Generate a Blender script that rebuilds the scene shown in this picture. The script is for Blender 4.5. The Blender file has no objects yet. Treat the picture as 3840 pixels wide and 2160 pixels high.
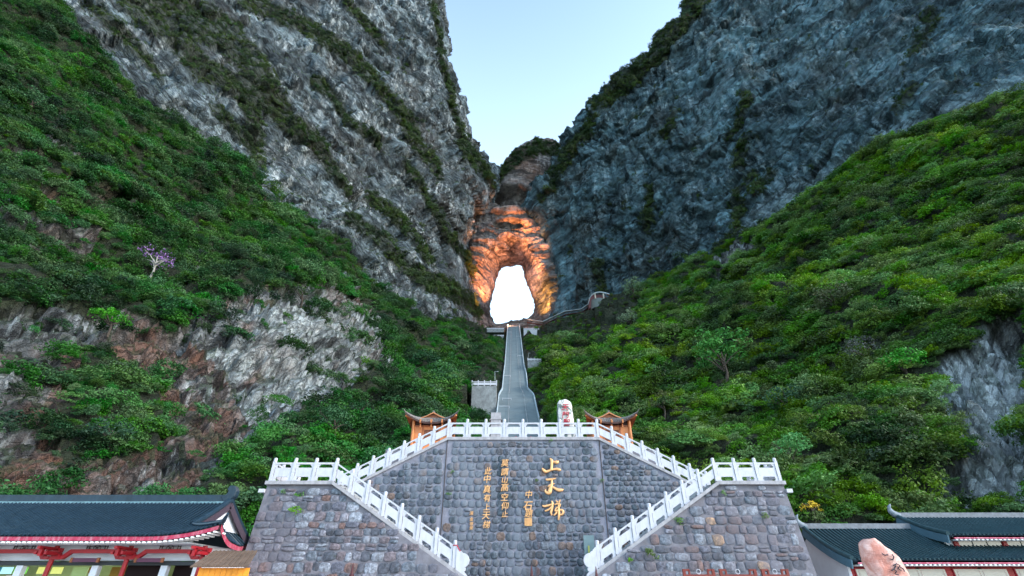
import bpy, math, random
import numpy as np
from mathutils import Vector, Matrix
R = math.radians
scene = bpy.context.scene
col = scene.collection
rnd = random.Random(7)
rng = np.random.default_rng(11)

# ------------------------------------------------------------ camera
FOC, PITCH = 1813.0, R(32.5)          # focal length in pixels of the 3840 px wide photograph
CS, SN = math.cos(PITCH), math.sin(PITCH)
CAMZ = 1.6
cd = bpy.data.cameras.new('camera')
cd.sensor_width = 36.0
cd.lens = 36.0 * FOC / 3840.0
cd.clip_start = 0.1
cd.clip_end = 6000
cam = bpy.data.objects.new('camera', cd)
cam.location = (0, 0, CAMZ)
cam.rotation_euler = (R(90) + PITCH, 0, 0)
col.objects.link(cam)
scene.camera = cam

# ------------------------------------------------------------ sky, sun, exposure
SUN_EL, SUN_AZ = R(30), R(112)        # veiled evening sun behind the camera to the right, very soft
world = bpy.data.worlds.new('World')
scene.world = world
world.use_nodes = True
wn = world.node_tree.nodes
wl = world.node_tree.links
wn.clear()
sky = wn.new('ShaderNodeTexSky')
sky.sky_type = 'NISHITA'
sky.sun_disc = False
sky.sun_elevation = SUN_EL
sky.sun_rotation = SUN_AZ
sky.altitude = 300
sky.air_density = 1.0
sky.dust_density = 1.0
sky.ozone_density = 2.5
bg = wn.new('ShaderNodeBackground')
bg.inputs['Strength'].default_value = 0.15
wo = wn.new('ShaderNodeOutputWorld')
# the air whitens towards the horizon all the way round
_tc = wn.new('ShaderNodeTexCoord'); _sp = wn.new('ShaderNodeSeparateXYZ'); wl.new(_tc.outputs['Generated'], _sp.inputs[0])
_mr = wn.new('ShaderNodeMapRange'); _mr.interpolation_type = 'SMOOTHSTEP'
_mr.inputs['From Min'].default_value = 1.12; _mr.inputs['From Max'].default_value = 0.45
_mr.inputs['To Min'].default_value = 0.0; _mr.inputs['To Max'].default_value = 1.0
wl.new(_sp.outputs[2], _mr.inputs['Value'])
_mx = wn.new('ShaderNodeMix'); _mx.data_type = 'RGBA'; _mx.blend_type = 'ADD'
wl.new(_mr.outputs[0], _mx.inputs[0])
_tn = wn.new('ShaderNodeMix'); _tn.data_type = 'RGBA'; _tn.blend_type = 'MULTIPLY'; _tn.inputs[0].default_value = 1.0
wl.new(sky.outputs[0], _tn.inputs[6]); _tn.inputs[7].default_value = (1.0, 1.05, 1.03, 1)
wl.new(_tn.outputs[2], _mx.inputs[6]); _mx.inputs[7].default_value = (1.9, 2.35, 2.4, 1)
wl.new(_mx.outputs[2], bg.inputs['Color'])
wl.new(bg.outputs[0], wo.inputs['Surface'])
sd = bpy.data.lights.new('sun', 'SUN')
sd.energy = 1.1
sd.angle = R(12)
sd.color = (1.0, 0.91, 0.82)
sun = bpy.data.objects.new('sun', sd)
sun.rotation_euler = Vector((math.sin(SUN_AZ) * math.cos(SUN_EL), math.cos(SUN_AZ) * math.cos(SUN_EL), math.sin(SUN_EL))).to_track_quat('Z', 'Y').to_euler()
col.objects.link(sun)
vs = scene.view_settings
vs.view_transform = 'Standard'
vs.look = 'None'
vs.gamma = 1.0
vs.use_curve_mapping = False
vs.exposure = 1.6
scene.cycles.max_bounces = 5
scene.cycles.diffuse_bounces = 3
scene.cycles.glossy_bounces = 2
scene.cycles.transparent_max_bounces = 4
scene.cycles.use_denoising = True

# ------------------------------------------------------------ helpers
def P(u, v, Y):
    """the point at depth y = Y that the photograph shows at pixel (u, v)"""
    a, b = (u - 1920) / FOC, (1080 - v) / FOC
    dy, dz = CS - b * SN, SN + b * CS
    k = Y / dy
    return Vector((a * k, Y, CAMZ + dz * k))

def project(co):
    x, y, z = co[:, 0], co[:, 1], co[:, 2] - CAMZ
    dep = y * CS + z * SN
    up = -y * SN + z * CS
    dep = np.maximum(dep, 1e-3)
    return 1920 + FOC * x / dep, 1080 - FOC * up / dep, dep

def tag(o, label=None, cat=None, group=None, kind=None):
    if label: o['label'] = label
    if cat: o['category'] = cat
    if group: o['group'] = group
    if kind: o['kind'] = kind
    return o

def link(o, parent=None):
    col.objects.link(o)
    if parent is not None: o.parent = parent
    return o

def empty(name, loc, label, cat, group=None, rz=0):
    o = bpy.data.objects.new(name, None)
    o.empty_display_size = 0.3
    o.location = loc
    o.rotation_euler.z = rz
    link(o)
    return tag(o, label, cat, group)

def np_mesh(name, co, faces, smooth=False):
    """fast mesh from arrays; faces: (n,3) or (n,4) int array"""
    me = bpy.data.meshes.new(name)
    co = np.asarray(co, dtype=np.float32)
    faces = np.asarray(faces, dtype=np.int32)
    k = faces.shape[1]
    me.vertices.add(len(co)); me.vertices.foreach_set('co', co.ravel())
    me.loops.add(faces.size); me.loops.foreach_set('vertex_index', faces.ravel())
    me.polygons.add(len(faces))
    me.polygons.foreach_set('loop_start', np.arange(0, faces.size, k, dtype=np.int32))
    me.polygons.foreach_set('loop_total', np.full(len(faces), k, dtype=np.int32))
    if smooth: me.polygons.foreach_set('use_smooth', np.ones(len(faces), dtype=bool))
    me.update(calc_edges=True)
    return me

class MB:
    """collects simple solids and links them as one mesh object"""
    def __init__(s): s.v, s.f, s.sm = [], [], []
    def add(s, vs, fs, smooth=False):
        n = len(s.v)
        s.v += [tuple(p) for p in vs]
        s.f += [tuple(i + n for i in f) for f in fs]
        s.sm += [smooth] * len(fs)
        return s
    def box(s, c, d, rz=0.0, M=None):
        hx, hy, hz = d[0] / 2, d[1] / 2, d[2] / 2
        vs = [Vector((sx * hx, sy * hy, sz * hz)) for sz in (-1, 1) for sy in (-1, 1) for sx in (-1, 1)]
        if rz: m = Matrix.Rotation(rz, 3, 'Z'); vs = [m @ p for p in vs]
        if M is not None: vs = [M @ p for p in vs]
        c = Vector(c)
        return s.add([p + c for p in vs], [(0, 2, 3, 1), (4, 5, 7, 6), (0, 1, 5, 4), (2, 6, 7, 3), (0, 4, 6, 2), (1, 3, 7, 5)])
    def bar(s, a, b, w, h, up=(0, 0, 1)):
        a, b = Vector(a), Vector(b)
        d = (b - a).normalized(); up = Vector(up)
        x = d.cross(up)
        if x.length < 1e-4: x = d.cross(Vector((0, 1, 0)))
        x.normalize(); z = x.cross(d)
        vs = [p + x * (sx * w / 2) + z * (sz * h / 2) for p in (a, b) for sz in (-1, 1) for sx in (-1, 1)]
        return s.add(vs, [(0, 1, 3, 2), (4, 6, 7, 5), (0, 4, 5, 1), (2, 3, 7, 6), (0, 2, 6, 4), (1, 5, 7, 3)])
    def prism(s, pts, y0, y1, axis='y'):
        """extrude a polygon given in (x, z) from y0 to y1 (axis 'x': polygon in (y, z))"""
        n = len(pts)
        if axis == 'y': vs = [(p[0], y0, p[1]) for p in pts] + [(p[0], y1, p[1]) for p in pts]
        elif axis == 'x': vs = [(y0, p[0], p[1]) for p in pts] + [(y1, p[0], p[1]) for p in pts]
        else: vs = [(p[0], p[1], y0) for p in pts] + [(p[0], p[1], y1) for p in pts]
        fs = [tuple(range(n)), tuple(range(2 * n - 1, n - 1, -1))] + [(i, i + n, (i + 1) % n + n, (i + 1) % n) for i in range(n)]
        return s.add(vs, fs)
    def cyl(s, a, b, r0, r1=None, n=10, cap=True):
        r1 = r0 if r1 is None else r1
        a, b = Vector(a), Vector(b)
        d = (b - a).normalized()
        x = d.cross(Vector((0.3, 1, 0.2))).normalized(); y = d.cross(x)
        vs = []
        for p, r in ((a, r0), (b, r1)):
            vs += [p + (x * math.cos(2 * math.pi * i / n) + y * math.sin(2 * math.pi * i / n)) * r for i in range(n)]
        s.add(vs, [(i, (i + 1) % n, (i + 1) % n + n, i + n) for i in range(n)], True)
        if cap: s.add(vs, [tuple(range(n - 1, -1, -1)), tuple(range(n, 2 * n))])
        return s
    def tube(s, pts, r, n=8):
        pts = [Vector(p) for p in pts]; rr = r if isinstance(r, (list, tuple)) else [r] * len(pts)
        vs = []
        for i, p in enumerate(pts):
            d = (pts[min(i + 1, len(pts) - 1)] - pts[max(i - 1, 0)]).normalized()
            x = d.cross(Vector((0.21, 0.3, 1))).normalized(); y = d.cross(x)
            vs += [p + (x * math.cos(2 * math.pi * k / n) + y * math.sin(2 * math.pi * k / n)) * rr[i] for k in range(n)]
        fs = [(i * n + k, i * n + (k + 1) % n, (i + 1) * n + (k + 1) % n, (i + 1) * n + k) for i in range(len(pts) - 1) for k in range(n)]
        s.add(vs, fs, True)
        m = (len(pts) - 1) * n
        return s.add(vs, [tuple(range(n - 1, -1, -1)), tuple(range(m, m + n))])
    def mesh(s, name, mat=None, recalc=True):
        me = bpy.data.meshes.new(name)
        me.from_pydata(s.v, [], s.f)
        me.polygons.foreach_set('use_smooth', s.sm)
        if recalc:
            import bmesh
            bm = bmesh.new(); bm.from_mesh(me)
            bmesh.ops.recalc_face_normals(bm, faces=bm.faces); bm.to_mesh(me); bm.free()
        if mat: me.materials.append(mat)
        me.update()
        return me
    def build(s, name, mat=None, parent=None, bevel=0):
        o = bpy.data.objects.new(name, s.mesh(name, mat))
        if bevel:
            b = o.modifiers.new('bevel', 'BEVEL'); b.width = bevel; b.segments = 1; b.limit_method = 'ANGLE'
        return link(o, parent)

# ------------------------------------------------------------ noise
_perm = np.concatenate([np.random.default_rng(5).permutation(256)] * 3)
_grad = np.random.default_rng(6).normal(size=(256, 3)); _grad /= np.linalg.norm(_grad, axis=1)[:, None]
def gnoise(p):
    i = np.floor(p).astype(np.int64); f = p - i; i &= 255
    w = f * f * f * (f * (f * 6 - 15) + 10)
    out = 0
    for dx in (0, 1):
        for dy in (0, 1):
            for dz in (0, 1):
                h = _perm[_perm[_perm[(i[:, 0] + dx) & 255] + ((i[:, 1] + dy) & 255)] + ((i[:, 2] + dz) & 255)]
                g = _grad[h]
                d = g[:, 0] * (f[:, 0] - dx) + g[:, 1] * (f[:, 1] - dy) + g[:, 2] * (f[:, 2] - dz)
                out = out + d * (w[:, 0] if dx else 1 - w[:, 0]) * (w[:, 1] if dy else 1 - w[:, 1]) * (w[:, 2] if dz else 1 - w[:, 2])
    return out * 1.6
def fbm(p, octs=4, gain=0.5):
    a, s, t = 1.0, 0, 1.0
    for k in range(octs): s = s + a * gnoise(p * t + 17.3 * k); a *= gain; t *= 2.03
    return s
def ridged(p, octs=4, gain=0.5):
    a, s, t = 1.0, 0, 1.0
    for k in range(octs): s = s + a * (1 - 2 * np.abs(gnoise(p * t + 9.1 * k))); a *= gain; t *= 2.1
    return s
def hash3(i):
    i = i.astype(np.int64) & 255
    return _perm[_perm[_perm[i[:, 0]] + i[:, 1]] + i[:, 2]] / 255.0
def blocks(co, axes, sizes, warp, wscale, seed=0.0):
    """jointed rock: every block between the joint planes stands proud or back by its own amount"""
    q = np.stack([(co @ np.array(ax)) / s + warp * fbm(co * wscale + seed + 7 * k, 3) for k, (ax, s) in enumerate(zip(axes, sizes))], axis=1)
    i = np.floor(q); f = q - i
    # courses are staggered
    q[:, 1] += 0.5 * (i[:, 0] % 2); i = np.floor(q); f = q - i
    e = np.minimum(np.minimum(f[:, 0], 1 - f[:, 0]) * sizes[0], np.minimum(f[:, 1], 1 - f[:, 1]) * sizes[1])
    return hash3(i + seed) - 0.5, e
def inpoly(u, v, poly):
    c = np.zeros(len(u), dtype=bool)
    n = len(poly)
    for i in range(n):
        x0, y0 = poly[i]; x1, y1 = poly[(i + 1) % n]
        if y0 == y1: continue
        m = ((y0 > v) != (y1 > v)) & (u < (x1 - x0) * (v - y0) / (y1 - y0) + x0)
        c ^= m
    return c
def polydist(u, v, line):
    """distance to a polyline whose points are (u, v, half width), divided by that half width"""
    d = np.full(len(u), 1e9)
    for (x0, y0, w0), (x1, y1, w1) in zip(line[:-1], line[1:]):
        dx, dy = x1 - x0, y1 - y0
        t = np.clip(((u - x0) * dx + (v - y0) * dy) / (dx * dx + dy * dy), 0, 1)
        d = np.minimum(d, np.hypot(u - x0 - t * dx, v - y0 - t * dy) / (w0 + (w1 - w0) * t))
    return d
def smooth(x, a, b):
    t = np.clip((x - a) / (b - a), 0, 1); return t * t * (3 - 2 * t)

def catmull(ctrl, n, closed=False):
    """ctrl (k, ..., 3) -> n samples along the first axis"""
    k = len(ctrl)
    if closed:
        t = np.linspace(0, k, n, endpoint=False); i = np.floor(t).astype(int); f = t - i
        g = lambda j: ctrl[(i + j) % k]
    else:
        t = np.linspace(0, k - 1, n); i = np.minimum(np.floor(t).astype(int), k - 2); f = t - i
        ext = np.concatenate([[2 * ctrl[0] - ctrl[1]], ctrl, [2 * ctrl[-1] - ctrl[-2]]])
        g = lambda j: ext[np.clip(i + j + 1, 0, k + 1)]
    f = f.reshape((-1,) + (1,) * (ctrl.ndim - 1))
    a, b, c, d = g(-1), g(0), g(1), g(2)
    return 0.5 * ((2 * b) + (-a + c) * f + (2 * a - 5 * b + 4 * c - d) * f ** 2 + (-a + 3 * b - 3 * c + d) * f ** 3)

def sheet(rows, nr, nc, closed=False):
    ctrl = np.array([[P(*p) if len(p) == 3 else Vector(p[:3]) for p in r] for r in rows], dtype=float)
    a = catmull(ctrl, nr)                              # (nr, k, 3)
    return catmull(a.transpose(1, 0, 2), nc, closed).transpose(1, 0, 2)   # (nr, nc, 3)

def grid_normals(g, closed=False):
    du = np.gradient(g, axis=1); dv = np.gradient(g, axis=0)
    n = np.cross(du, dv); n /= np.maximum(np.linalg.norm(n, axis=2), 1e-9)[..., None]
    c = g - np.array([0, 0, CAMZ])
    s = np.sign(np.sum(n * c, axis=2)); n *= -np.where(s == 0, 1, s)[..., None]      # towards the valley
    return n

def grid_faces(nr, nc, closed=False):
    i = np.arange(nr - 1)[:, None]; j = np.arange(nc if closed else nc - 1)[None, :]
    j2 = (j + 1) % nc
    return np.stack([i * nc + j, i * nc + j2, (i + 1) * nc + j2, (i + 1) * nc + j], axis=-1).reshape(-1, 4)
# ------------------------------------------------------------ materials
def newmat(name):
    m = bpy.data.materials.new(name); m.use_nodes = True
    nt = m.node_tree; nt.nodes.clear()
    out = nt.nodes.new('ShaderNodeOutputMaterial'); b = nt.nodes.new('ShaderNodeBsdfPrincipled')
    nt.links.new(b.outputs[0], out.inputs['Surface'])
    b.inputs['Specular IOR Level'].default_value = 0.3
    return m, nt, b
class NT:
    def __init__(s, nt): s.nt = nt
    def n(s, t, **kw):
        x = s.nt.nodes.new(t)
        for k, v in kw.items(): setattr(x, k, v)
        return x
    def l(s, a, b): s.nt.links.new(a, b)
    def noise(s, vec, scale, detail=5, rough=0.6, dist=0.0):
        x = s.n('ShaderNodeTexNoise'); x.inputs['Scale'].default_value = scale; x.inputs['Detail'].default_value = detail
        x.inputs['Roughness'].default_value = rough; x.inputs['Distortion'].default_value = dist
        if vec is not None: s.l(vec, x.inputs['Vector'])
        return x.outputs['Fac']
    def ramp(s, fac, stops, interp='LINEAR'):
        x = s.n('ShaderNodeValToRGB'); x.color_ramp.interpolation = interp
        e = x.color_ramp.elements
        while len(e) > 1: e.remove(e[-1])
        for i, (p, c) in enumerate(stops):
            q = e[0] if i == 0 else e.new(p)
            q.position = p
            q.color = (c, c, c, 1) if isinstance(c, (int, float)) else (*c, 1)
        s.l(fac, x.inputs['Fac']); return x.outputs['Color']
    def mix(s, fac, a, b, mode='MIX'):
        x = s.n('ShaderNodeMix'); x.data_type = 'RGBA'; x.blend_type = mode
        for i, val in ((0, fac), (6, a), (7, b)):
            if hasattr(val, 'default_value') and not isinstance(val, (tuple, float, int)): s.l(val, x.inputs[i])
            elif isinstance(val, (int, float)): x.inputs[i].default_value = val if i == 0 else (val, val, val, 1)
            else: x.inputs[i].default_value = (*val, 1)
        return x.outputs[2]
    def math(s, op, a, b=0.0):
        x = s.n('ShaderNodeMath'); x.operation = op
        for i, val in enumerate((a, b)):
            if isinstance(val, (int, float)): x.inputs[i].default_value = val
            else: s.l(val, x.inputs[i])
        return x.outputs[0]
    def mapping(s, vec, scale=(1, 1, 1), rot=(0, 0, 0)):
        x = s.n('ShaderNodeMapping'); x.inputs['Scale'].default_value = scale; x.inputs['Rotation'].default_value = rot
        s.l(vec, x.inputs['Vector']); return x.outputs[0]
    def bump(s, h, dist, strength=1.0, normal=None):
        x = s.n('ShaderNodeBump'); x.inputs['Distance'].default_value = dist; x.inputs['Strength'].default_value = strength
        s.l(h, x.inputs['Height'])
        if normal is not None: s.l(normal, x.inputs['Normal'])
        return x.outputs[0]

def simple(name, colour, rough=0.7, var=0.15, scale=3.0, bump=0.0, metal=0.0, emit=None, rand=0.0, dirt=None):
    m, nt, b = newmat(name); N = NT(nt)
    geo = N.n('ShaderNodeNewGeometry')
    f = N.noise(geo.outputs['Position'], scale, 6, 0.65)
    c = N.mix(N.ramp(f, [(0.3, 0.0), (0.7, 1.0)]), tuple(x * (1 - var) for x in colour), tuple(min(1, x * (1 + var)) for x in colour))
    if rand:
        oi = N.n('ShaderNodeObjectInfo')
        c = N.mix(1.0, c, N.ramp(oi.outputs['Random'], [(0, 1 - rand), (1, 1 + rand)]), 'MULTIPLY')
    if dirt:
        g = N.noise(N.mapping(geo.outputs['Position'], (2.5, 2.5, 0.5)), 1.6, 7, 0.7)
        c = N.mix(N.ramp(g, [(0.48, 0.0), (0.72, 0.6)]), c, dirt)
    N.l(c, b.inputs['Base Color'])
    b.inputs['Roughness'].default_value = rough; b.inputs['Metallic'].default_value = metal
    if emit:
        b.inputs['Emission Color'].default_value = (*emit[:3], 1); b.inputs['Emission Strength'].default_value = emit[3]
    if bump: N.l(N.bump(N.noise(geo.outputs['Position'], scale * 6, 5, 0.7), bump), b.inputs['Normal'])
    return m

def rock_material(name, dark, mid, pale, warm, warm_amt, n, scale=1.0, veg=0.5, bumpk=1.0, streak_amt=0.9):
    m, nt, b = newmat(name); N = NT(nt)
    geo = N.n('ShaderNodeNewGeometry'); pos = geo.outputs['Position']
    n = Vector(n).normalized(); t1 = n.cross(Vector((0.15, 1, 0.1))).normalized(); t2 = n.cross(t1).normalized()
    def dot(v):
        x = N.n('ShaderNodeVectorMath'); x.operation = 'DOT_PRODUCT'; N.l(pos, x.inputs[0]); x.inputs[1].default_value = v; return x.outputs['Value']
    d1, d2, dn = dot(t1), dot(t2), dot(n)
    def bed(s1, s2, sn):                    # coordinates lying along and across the bedding
        c_ = N.n('ShaderNodeCombineXYZ')
        for k, (d, s) in enumerate(((d1, s1), (d2, s2), (dn, sn))): N.l(N.math('MULTIPLY', d, s * scale), c_.inputs[k])
        return c_.outputs[0]
    big = N.noise(pos, 0.018 * scale, 5, 0.6)
    med = N.noise(bed(0.05, 0.07, 0.11), 1.0, 7, 0.62)
    lay = N.noise(bed(0.03, 0.05, 0.42), 1.0, 7, 0.62, 0.2)
    lay2 = N.noise(bed(0.012, 0.02, 0.14), 1.0, 5, 0.55, 0.3)
    fine = N.noise(bed(0.5, 0.7, 1.1), 1.0, 7, 0.7)
    wide = N.noise(bed(0.014, 0.02, 0.035), 1.0, 5, 0.6, 0.3)
    st = N.noise(N.mapping(pos, (0.22 * scale, 0.22 * scale, 0.022 * scale)), 1.0, 7, 0.65)   # stains running down the face
    sz = N.noise(pos, 0.03 * scale, 3, 0.5)
    c = N.mix(N.ramp(med, [(0.38, 0.0), (0.60, 1.0)]), dark, mid)
    c = N.mix(1.0, c, N.ramp(wide, [(0.34, 0.42), (0.50, 1.0), (0.62, 1.9)]), 'MULTIPLY')
    sa = N.math('MULTIPLY', N.ramp(st, [(0.50, 0.0), (0.62, 1.0)]), N.ramp(sz, [(0.42, 0.0), (0.58, streak_amt)]))
    c = N.mix(sa, c, pale)
    c = N.mix(N.math('MULTIPLY', N.ramp(st, [(0.36, 1.0), (0.44, 0.0)]), 0.6), c, tuple(x * 0.5 for x in dark))
    ba = N.n('ShaderNodeAttribute'); ba.attribute_name = 'bleach'
    c = N.mix(N.math('MULTIPLY', ba.outputs['Fac'], N.ramp(med, [(0.30, 0.45), (0.52, 1.0)])), c, pale)
    c = N.mix(N.math('MULTIPLY', N.ramp(big, [(0.50, 0.0), (0.62, 1.0)]), warm_amt), c, warm)
    wa = N.n('ShaderNodeAttribute'); wa.attribute_name = 'iron'
    c = N.mix(N.math('MULTIPLY', wa.outputs['Fac'], N.ramp(med, [(0.3, 1.0), (0.7, 0.5)])), c, N.mix(lay, (0.05, 0.022, 0.018), (0.26, 0.13, 0.085)))
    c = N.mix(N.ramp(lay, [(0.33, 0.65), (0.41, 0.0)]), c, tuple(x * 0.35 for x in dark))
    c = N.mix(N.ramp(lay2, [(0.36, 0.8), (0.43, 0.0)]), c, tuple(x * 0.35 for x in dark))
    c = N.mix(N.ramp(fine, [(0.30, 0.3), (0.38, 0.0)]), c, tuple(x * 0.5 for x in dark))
    sep = N.n('ShaderNodeSeparateXYZ'); N.l(geo.outputs['Normal'], sep.inputs[0])
    up = N.math('ADD', sep.outputs[2], N.math('MULTIPLY', N.noise(pos, 0.25, 6, 0.7), 0.9))
    c = N.mix(N.math('MULTIPLY', N.ramp(up, [(0.85, 0.0), (1.10, 1.0)]), veg), c, (0.03, 0.06, 0.022))
    at = N.n('ShaderNodeAttribute'); at.attribute_name = 'cover'
    c = N.mix(at.outputs['Fac'], c, N.mix(fine, (0.014, 0.020, 0.010), (0.035, 0.045, 0.02)))
    N.l(c, b.inputs['Base Color'])
    b.inputs['Roughness'].default_value = 0.85
    h = N.math('ADD', N.math('MULTIPLY', med, 3.5), N.math('ADD', N.math('MULTIPLY', lay, 5.0), N.math('MULTIPLY', fine, 0.35)))
    vor = N.n('ShaderNodeTexVoronoi'); vor.feature = 'DISTANCE_TO_EDGE'; vor.inputs['Scale'].default_value = 1.0
    wv = N.n('ShaderNodeVectorMath'); wv.operation = 'ADD'; N.l(bed(0.09, 0.13, 0.22), wv.inputs[0])
    wc = N.n('ShaderNodeCombineXYZ'); N.l(fine, wc.inputs[0]); N.l(med, wc.inputs[1]); N.l(lay, wc.inputs[2]); N.l(wc.outputs[0], wv.inputs[1])
    N.l(wv.outputs[0], vor.inputs['Vector'])
    cr = N.ramp(vor.outputs['Distance'], [(0.0, 0.0), (0.07, 1.0)])
    h = N.math('ADD', h, N.math('MULTIPLY', cr, 1.0))
    vor2 = N.n('ShaderNodeTexVoronoi'); vor2.inputs['Scale'].default_value = 1.0; N.l(wv.outputs[0], vor2.inputs['Vector'])
    sc_ = N.n('ShaderNodeSeparateColor'); N.l(vor2.outputs['Color'], sc_.inputs[0])
    h = N.math('ADD', h, N.math('MULTIPLY', sc_.outputs[0], 0.5))
    N.l(N.bump(h, 1.6 * bumpk), b.inputs['Normal'])
    return m

M_left = rock_material('grey_limestone', (0.035, 0.05, 0.06), (0.15, 0.195, 0.22), (0.52, 0.58, 0.61), (0.20, 0.14, 0.10), 0.12, (0.51, 0.31, 0.80), veg=0.9)
M_right = rock_material('blue_limestone', (0.03, 0.068, 0.085), (0.11, 0.20, 0.24), (0.30, 0.41, 0.46), (0.12, 0.10, 0.07), 0.2, (-0.45, 0.25, 0.85), veg=0.6, streak_amt=0.8)
M_arch = rock_material('arch_limestone', (0.10, 0.09, 0.09), (0.26, 0.23, 0.22), (0.46, 0.42, 0.40), (0.40, 0.20, 0.12), 0.35, (0.05, 0.1, 1), veg=0.2)
M_slope = rock_material('slope_rock', (0.035, 0.037, 0.04), (0.17, 0.18, 0.185), (0.52, 0.58, 0.60), (0.15, 0.08, 0.055), 0.4, (-0.80, 0.15, 0.58), scale=2.6, veg=0.5, bumpk=0.45)

# ------------------------------------------------------------ terrain
def set_cover(me, arr):
    a = me.attributes.new('cover', 'FLOAT', 'POINT'); a.data.foreach_set('value', np.asarray(arr, dtype=np.float32))
TERR = {}
def terrain(name, g, mat, cover=None, closed=False, iron=None, bleach=None):
    nr, nc = g.shape[:2]
    me = np_mesh(name, g.reshape(-1, 3), grid_faces(nr, nc, closed), True)
    me.materials.append(mat)
    set_cover(me, np.zeros(nr * nc) if cover is None else cover)
    if bleach is not None:
        a = me.attributes.new('bleach', 'FLOAT', 'POINT'); a.data.foreach_set('value', np.asarray(bleach, dtype=np.float32))
    if iron is not None:
        a = me.attributes.new('iron', 'FLOAT', 'POINT'); a.data.foreach_set('value', np.asarray(iron, dtype=np.float32))
    o = link(bpy.data.objects.new(name, me)); tag(o, kind='structure')
    TERR[name] = g.reshape(-1, 3)
    return o

# the great stair's line: (y, z, x left, x right)
ST = []
for v, Y, ul, ur in [(1700, 88, 1846, 2046), (1577, 142, 1863, 2020), (1530, 158, 1868, 2009), (1484, 172, 1873, 1999), (1461, 187, 1886, 1977), (1404, 222, 1890.6, 1971.5), (1372, 244, 1895, 1963), (1300, 302, 1900, 1955), (1222, 382, 1905.5, 1946.5)]:
    a, b = P(ul, v, Y), P(ur, v, Y); ST.append((Y, a.z, a.x, b.x))
ST.insert(0, (60, 11.0, -5.0, 8.0))
ST = np.array(ST)
def stair_at(y):
    return [np.interp(y, ST[:, 0], ST[:, k]) for k in (1, 2, 3)]

# hillside: one sheet, left wooded slope, valley, right wooded slope
H = [
 [(-900,-450,90),(0,-180,112),(520,370,150),(1000,680,220),(1400,1060,290),(1700,1190,350),(1880,1238,384),(2060,1215,378),(2450,1050,330),(2870,850,262),(3300,560,190),(3840,350,130),(4600,100,100)],
 [(-900,0,80),(0,120,100),(500,580,133),(1000,850,190),(1400,1140,250),(1700,1250,305),(1895,1275,335),(2100,1255,325),(2470,1120,280),(2870,960,215),(3300,720,160),(3840,560,112),(4600,380,88)],
 [(-900,420,70),(0,520,84),(500,820,115),(1000,1020,160),(1400,1240,205),(1700,1325,255),(1910,1335,272),(2120,1325,262),(2470,1210,225),(2870,1090,172),(3300,900,128),(3840,780,93),(4600,650,74)],
 [(-900,1000,50),(0,1130,66),(500,1190,82),(1000,1190,106),(1400,1340,150),(1700,1420,200),(1920,1440,205),(2140,1410,200),(2470,1330,160),(2870,1270,125),(3300,1150,96),(3840,1080,70),(4600,1000,56)],
 [(-900,1500,42),(0,1500,55),(500,1500,68),(1000,1490,84),(1400,1520,112),(1700,1540,140),(1920,1556,150),(2140,1530,142),(2470,1520,112),(2870,1540,88),(3300,1560,68),(3840,1560,55),(4600,1500,44)],
 [(-900,1850,36),(0,1850,47),(500,1860,54),(1000,1830,60),(1400,1740,68),(1700,1680,88),(1930,1680,92),(2140,1680,88),(2470,1760,66),(2870,1900,56),(3300,1960,50),(3840,1980,44),(4600,2000,36)],
 [(-900,2300,32),(0,2290,43),(500,2290,49),(1000,2290,54),(1400,2290,57),(1700,2280,61),(1930,2280,63),(2140,2280,61),(2470,2290,56),(2870,2290,52),(3300,2290,46),(3840,2300,40),(4600,2300,32)],
]
ROCKL = [(-200,1180),(180,1170),(420,1240),(640,1290),(840,1170),(1000,1120),(1200,1110),(1330,1160),(1430,1260),(1440,1440),(1290,1480),(1180,1580),(1000,1640),(860,1720),(740,1860),(600,1880),(-200,1900)]
ROCKG = [(300,1330),(420,1370),(560,1450),(620,1600),(560,1740),(230,1760),(190,1620),(260,1480)]
ROCKR = [(3470,1480),(3560,1380),(3700,1290),(3900,1220),(3950,1960),(3500,1930),(3520,1830),(3640,1760),(3560,1640),(3500,1560)]
ROCKC = [(2690,1000),(2770,930),(2900,880),(2930,900),(2860,960),(2760,1050),(2700,1070)]
ROCKD = [(1250,1160),(1420,1220),(1460,1400),(1500,1500),(1380,1520),(1230,1440)]
STONY = [(80,480),(240,420),(330,620),(420,800),(300,1000),(60,1000),(-50,700)]
STONY2 = [(720,960),(900,1040),(1280,1020),(1300,1130),(1000,1160),(740,1130)]
g = sheet(H, 340, 760)
co = g.reshape(-1, 3); nn = grid_normals(g).reshape(-1, 3)
uu, vv, _ = project(co)
wob = 22 * fbm(co * 0.06, 3)
rock = inpoly(uu + wob, vv + wob, ROCKL) & ~inpoly(uu + wob, vv - wob, ROCKG)
rock |= inpoly(uu + wob, vv + wob * 1.3, ROCKR) | inpoly(uu + wob * .6, vv + wob * .6, ROCKC)
rockf = rock.astype(float)
stony = (inpoly(uu + wob, vv, STONY) | inpoly(uu + wob, vv, STONY2)) & (fbm(co * 0.11, 3) > 0.12)
rockf = np.maximum(rockf, stony * 0.8)
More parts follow.
